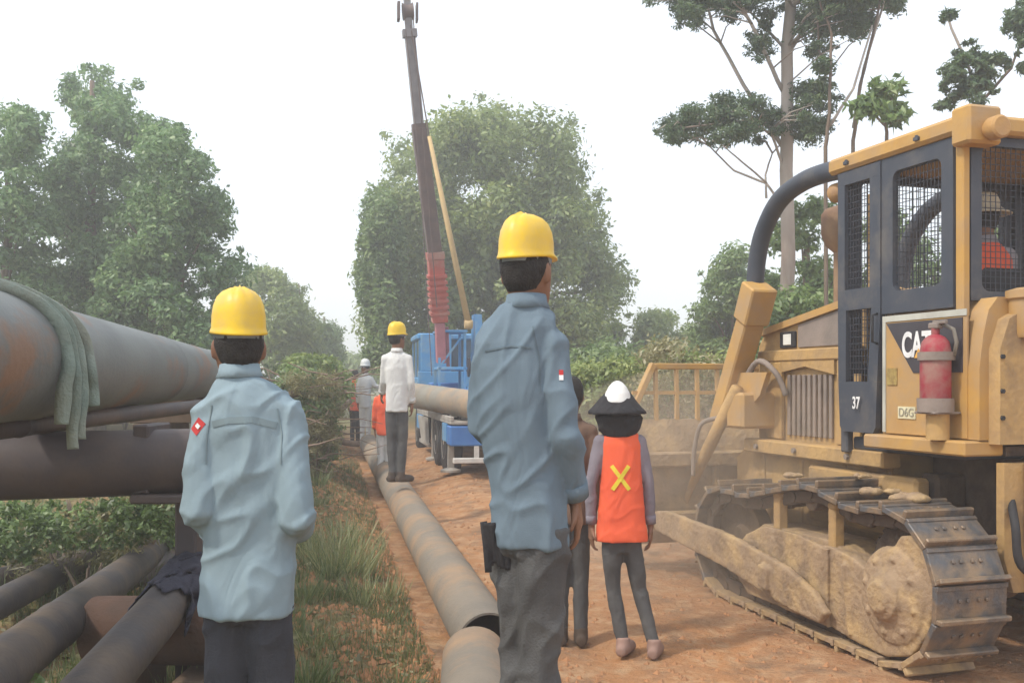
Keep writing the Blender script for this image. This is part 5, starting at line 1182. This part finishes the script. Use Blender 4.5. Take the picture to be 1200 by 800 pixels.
# local: x right, y forward (away), z up
w_ = MB(); w_.box((.0,0,.70),(1.75,5.0,.74),.006); tk(w_, 'deck', M_deck)
for xx in (0,1.71):
    w_ = MB(); w_.box((xx-.004,0,.74),(xx+.044,5.0,.80),.006); tk(w_, 'deck_rail', M_deck)
w_ = MB(); w_.box((.35,.05,.48),(.50,6.4,.698),.01); w_.box((1.25,.05,.48),(1.40,6.4,.698),.01); tk(w_, 'chassis', M_blk)
w_ = MB(); w_.box((-.01,-.02,.42),(.62,.40,.68),.015); tk(w_, 'tail_box', M_tbl2)
w_ = MB(); w_.box((1.1,-.02,.42),(1.76,.40,.68),.015); tk(w_, 'tail_box', M_tbl2)
w_ = MB(); w_.box((.02,-.12,.20),(1.73,-.03,.27),.01); w_.box((.3,-.1,.27),(.36,-.04,.42)); w_.box((1.4,-.1,.27),(1.46,-.04,.42)); tk(w_, 'rear_bumper', mat('bumper_pale', (.62,.6,.56), rough=.6))
for yy in (1.0,2.05,5.3):
    for xx in (.02,1.50):
        w_ = MB(); w_.lathe([(.14,0),(.40,0),(.43,.03),(.43,.19),(.40,.22),(.14,.22)], (xx,yy,.42), (1,0,0), 28); wh = tk(w_, 'wheel', M_blk, auto=40)
        w_ = MB(); w_.lathe([(.04,0),(.06,.02),(.22,.05),(.24,.0),(.24,.12),(.04,.12)], (xx+(.0 if xx < 1 else .12)-.005,yy,.42), (1,0,0), 24); r2 = w_.build('rim', M_deck, wh)
for yy, xx in ((.62,.03),(2.75,.03),(.62,1.66),(2.75,1.66)):
    w_ = MB(); w_.box((xx,yy-.05,.06),(xx+.09,yy+.05,.70),.008); w_.lathe([(.14,0),(.14,.03),(.05,.06)], (xx+.045,yy,.03), (0,0,1), 16); tk(w_, 'outrigger', M_deck)
w_ = MB(); [w_.bar((-.02+.01*k,2.9+.25*k,.25),(-.02,3.1+.25*k,.68),.05,.05) for k in range(6)]; w_.box((-.01,2.9,.22),(.03,4.5,.28),.005); tk(w_, 'side_guard', M_deck)
# cab with open windows
cy0, cy1 = 5.05, 6.5
w_ = MB(); w_.box((.02,cy0,.75),(1.73,cy1,1.35),.03); tk(w_, 'cab_body', M_tbl, auto=30)
w_ = MB(); w_.box((.0,cy0-.03,2.02),(1.75,cy1+.02,2.14),.03); tk(w_, 'cab_roof', M_tbl)
for xx in (.03,.55,1.1,1.66):
    w_ = MB(); w_.box((xx,cy0,1.345),(xx+.06,cy0+.05,2.03)); tk(w_, 'cab_pillar', M_tbl)
for yy in (cy0+.7,cy1-.06):
    for xx in (.03,1.66):
        w_ = MB(); w_.box((xx,yy,1.345),(xx+.05,yy+.05,2.03)); tk(w_, 'cab_pillar', M_tbl)
M_win = mat('window_glass_dark', (.06,.09,.12), (.10,.13,.16), rough=.15, bump=0, spec=.6)
w_ = MB(); w_.box((.09,cy0+.02,1.36),(.55,cy0+.03,2.02)); w_.box((.61,cy0+.02,1.36),(1.1,cy0+.03,2.02)); w_.box((1.16,cy0+.02,1.36),(1.66,cy0+.03,2.02)); tk(w_, 'rear_window', M_win)
w_ = MB(); w_.box((.045,cy0+.06,1.36),(.055,cy0+.69,2.02)); w_.box((.045,cy0+.76,1.36),(.055,cy1-.07,2.02)); tk(w_, 'side_window', M_win)
w_ = MB(); w_.box((.1,cy1-.03,1.36),(1.65,cy1-.02,2.02)); tk(w_, 'windscreen', M_win)
w_ = MB(); w_.box((-.012,.42,.45),(.018,2.0*.45,.695),.005); w_.box((-.012,4.0,.45),(.018,5.0,.695),.005); tk(w_, 'side_board', M_tbl)
w_ = MB(); w_.box((0,4.85,.742),(1.75,4.93,1.45),.01); w_.box((.05,4.86,1.45),(.60,4.92,2.12),.01); w_.box((1.2,4.86,1.45),(1.7,4.92,2.12),.01); tk(w_, 'headboard', M_tbl)
for a_, b_ in (((.10,2.2,.742),(.55,2.75,1.15)),((1.32,2.2,.742),(1.68,2.9,1.3)),((.12,3.65,.742),(.6,4.3,1.25))): w_ = MB(); w_.box(a_,b_,.02); tk(w_, 'tool_box', M_tbl2)
# crane: column, turret, operator frame
w_ = MB(); w_.box((.45,2.6,.742),(1.3,3.5,1.05),.02); w_.lathe([(.30,0),(.30,.12),(.24,.14)], (.87,3.05,1.05), (0,0,1), 28); tk(w_, 'crane_base', M_tbl, auto=35)
w_ = MB(); w_.prism([(2.75,1.19),(2.75,1.75),(2.95,2.35),(3.25,2.35),(3.4,1.75),(3.4,1.19)], .74,.86, fl); w_.prism([(2.75,1.19),(2.75,1.75),(2.95,2.35),(3.25,2.35),(3.4,1.75),(3.4,1.19)], 1.06,1.20, fl); w_.box((.74,2.8,1.17),(1.20,3.4,1.25)); w_.box((.862,3.0,1.3),(1.058,3.38,2.2)); tk(w_, 'turret', M_tbl)
w_ = MB(); w_.box((.15,2.9,1.45),(.62,3.6,1.50),.01)
for p_ in ((.17,2.92),(.58,2.92),(.17,3.56),(.58,3.56)): w_.box((p_[0]-.02,p_[1]-.02,.74),(p_[0]+.02,p_[1]+.02,2.05))
w_.box((.13,2.88,2.05),(.62,3.6,2.09),.01); w_.bar((.17,2.92,1.5),(.58,2.92,2.05),.03,.03); tk(w_, 'operator_frame', M_tbl)
w_ = MB(); w_.lathe([(.14,-.16),(.16,-.16),(.16,-.14),(.11,-.14),(.11,.14),(.16,.14),(.16,.16),(.14,.16)], (.87,3.5,1.5), (1,0,0), 24); tk(w_, 'winch', M_tdk, auto=40)
# boom: pivots at the turret top; leans left and away
Mi = (Matrix.Translation(Vector(TK.location)) @ Matrix.Rotation(R(10.4),4,'Z')).inverted()
pv = Mi @ W(515,372,15.9); q1 = Mi @ W(510,300,15.7); q2 = Mi @ W(491,150,15.3); q3 = Mi @ W(480,40,15.0); q4 = Mi @ W(475,-25,14.9)
lowp = Mi @ W(517,425,16.0)
w_ = MB(); w_.bar(pv.lerp(lowp,.1), pv.lerp(q1,.95), .25, .25, Vector((0,1,0)), .01); tk(w_, 'boom_section', M_tred)
w_ = MB(); w_.bar(lowp, pv.lerp(lowp,.101), .15, .2, Vector((0,1,0)), .01); w_.bar(lowp+Vector((.12,.05,-.1)), pv.lerp(lowp,.2)+Vector((.12,.05,0)), .05, .05); tk(w_, 'boom_foot', mat('boom_foot_pink', (.42,.17,.20), rough=.6))
w_ = MB()
for k in range(7): c_ = pv.lerp(q1, .05+k*.1); w_.bar(c_, c_+(q1-pv).normalized()*.05, .30, .30, Vector((0,1,0)))
tk(w_, 'boom_collar', M_tred)
w_ = MB(); w_.bar(pv.lerp(q1,.94), q2, .22, .22, Vector((0,1,0)), .01); tk(w_, 'boom_section', M_tdk)
w_ = MB(); w_.bar(q2-(q2-q1)*.02, q3, .15, .15, Vector((0,1,0)), .008); tk(w_, 'boom_section', M_tgr)
w_ = MB(); w_.bar(q3-(q3-q2)*.02, q4, .10, .10, Vector((0,1,0)), .008); tk(w_, 'boom_section', M_tgr)
for c_, d_ in ((q1,M_tred),(q2,M_tdk),(q3,M_tgr)):
    w_ = MB(); w_.bar(c_-(q4-pv).normalized()*.05, c_+(q4-pv).normalized()*.06, .27 if c_ is q1 else .21, .27 if c_ is q1 else .21, Vector((0,1,0))); tk(w_, 'boom_collar', d_)
hd = Mi @ W(478,14,14.95)
w_ = MB(); w_.lathe([(.10,-.08),(.13,-.08),(.10,-.03),(.10,.03),(.13,.08),(.10,.08)], hd, (1,0,.1), 20); w_.box((hd.x-.16,hd.y-.08,hd.z-.14),(hd.x-.12,hd.y+.08,hd.z+.12)); w_.box((hd.x+.12,hd.y-.08,hd.z-.14),(hd.x+.15,hd.y+.08,hd.z+.12)); tk(w_, 'sheave', M_tdk, auto=40)
# jib / luffing ram and ropes
j0 = Mi @ W(549,380,15.2); j1 = Mi @ W(503,160,15.0)
w_ = MB(); w_.tube([j0, j0.lerp(j1,.5), j1], [.05,.042,.03], 12); w_.lathe([(.05,-.06),(.07,-.06),(.07,.06),(.05,.06)], j0, (1,0,0), 16); tk(w_, 'jib_pole', mat('jib_ochre', (.55,.40,.20), (.45,.33,.18), rough=.7), smooth=True)
w_ = MB(); w_.tube([j1, Mi @ W(481,30,14.9)], .011, 6); w_.tube([Mi @ W(484,20,14.9), Mi @ W(512,360,15.6)], .009, 6); w_.tube([Mi @ W(474,20,14.8), Mi @ W(492,200,15.0), Mi @ W(506,440,15.0)], .007, 6); tk(w_, 'hoist_rope', M_tdk)
# pipe on the deck
a_ = Mi @ W(478,462,16.2); b_ = Mi @ W(620,478,12.6)
tkw = TK.matrix_basis if False else (Matrix.Translation(Vector(TK.location)) @ Matrix.Rotation(R(10.4),4,'Z'))
pp = tkw @ Vector((.22,3.6,1.0)); qq = tkw @ Vector((1.15,-.35,1.0))
pipe('steel_pipe', W(472,461,15.8), W(572,477,12.7), .19, M_pdust, 'brownish pipe lying across the deck of the blue crane truck', None)
for k in range(4):
    p0 = tkw @ Vector((.12+k*.13,.6,.80)); p1 = tkw @ Vector((.12+k*.13,2.5,.80)); m_ = MB(); m_.bar(p0, p1, .09, .06, Vector((0,0,1)), .005)
    m_.build('timber_plank', M_deck, None, label='pale plank on the truck deck, %s from its left rail' % ('first','second','third','fourth')[k], cat='plank', group='planks on the truck deck')

shrub('tangle of dry pinkish brushwood on the front of the brush pile', [(335,440),(380,436),(400,445),(402,500),(390,560),(345,560),(330,500)], 12.3, .6, 60, .2, 5200, .06, LF_dry, vshift=-.22, aspect=.12, sh=.5)
def sticks():
    mb = MB()
    for i in range(130):
        d_ = random.uniform(11.6,13.8); p = W(random.uniform(318,404), random.uniform(438,560), d_); a = random.uniform(0,6.28); L = random.uniform(.2,.8)
        q = p+Vector((math.cos(a)*L, math.sin(a)*L*.5, random.uniform(-.25,.35)*L)); m_ = p.lerp(q,.5)+Vector((0,0,random.uniform(-.05,.08))); r = random.uniform(.004,.014); mb.tube([p,m_,q],[r,r*.8,r*.4],4)
    tag(mb.build('brushwood', mat('stick_brown', (.24,.17,.13), (.15,.11,.08), rough=.9, scale=3), None), 'loose sticks and broken branches heaped in the brush pile', 'brushwood', kind='stuff')
sticks()
# logs and roots in the brush pile; pale pipe beyond
pipe('steel_pipe', W(338,436,19), W(412,438,21), .10, mat('pipe_pinkish', (.42,.33,.28), rough=.8), 'pinkish pipe lying above the brush pile behind the left worker', None)
for i, (x0, y0, x1, y1, d_) in enumerate(((322,470,400,455,12.2),(335,520,410,470,12.0),(318,545,385,505,11.8),(345,500,420,520,12.4))):
    m_ = MB(); p0 = W(x0,y0,d_); p1 = W(x1,y1,d_+.6); m_.tube(spline([p0, p0.lerp(p1,.4)+Vector((0,0,.06)), p0.lerp(p1,.7)+Vector((.02,0,-.03)), p1], 4), [.05+.02*(i%2)]*5+[.04]*8, 8)
    m_.build('log', M_bark, None, smooth=True, label=('topmost grey-brown log in the brush pile','log slanting up to the right through the brush pile','lowest log at the foot of the brush pile','log tilting down to the right across the brush pile')[i], cat='log', group='logs in the brush pile')

# ------------------------------------------------------------------ haze
hz = MB(); hz.box((-215,-30,-1.6),(215,440,12.5))
hm_ = bpy.data.materials.new('haze_air'); hm_.use_nodes = True; N = hm_.node_tree.nodes; N.clear()
pv_ = N.new('ShaderNodeVolumePrincipled'); pv_.inputs['Color'].default_value = (.96,.97,1,1); pv_.inputs['Density'].default_value = .0075; pv_.inputs['Anisotropy'].default_value = .3
ou = N.new('ShaderNodeOutputMaterial'); hm_.node_tree.links.new(pv_.outputs[0], ou.inputs['Volume'])
ho = link_mesh('haze', hz.mesh('haze'), hm_, None, smooth=False); ho['kind'] = 'stuff'
du = MB(); du.ell((0,0,0), (1.6,1.9,1.0), 28, 16); dm = bpy.data.materials.new('dust_air'); dm.use_nodes = True; N = dm.node_tree.nodes; N.clear()
dv = N.new('ShaderNodeVolumePrincipled'); dv.inputs['Color'].default_value = (.97,.86,.72,1); dv.inputs['Density'].default_value = .13; dv.inputs['Anisotropy'].default_value = .2
do = N.new('ShaderNodeOutputMaterial'); dm.node_tree.links.new(dv.outputs[0], do.inputs['Volume'])
tag(link_mesh('dust_cloud', du.mesh('dust_cloud'), dm, None, True, (1.45,7.7,.62)), 'warm brown dust hanging over the bulldozer blade', 'dust', kind='stuff')
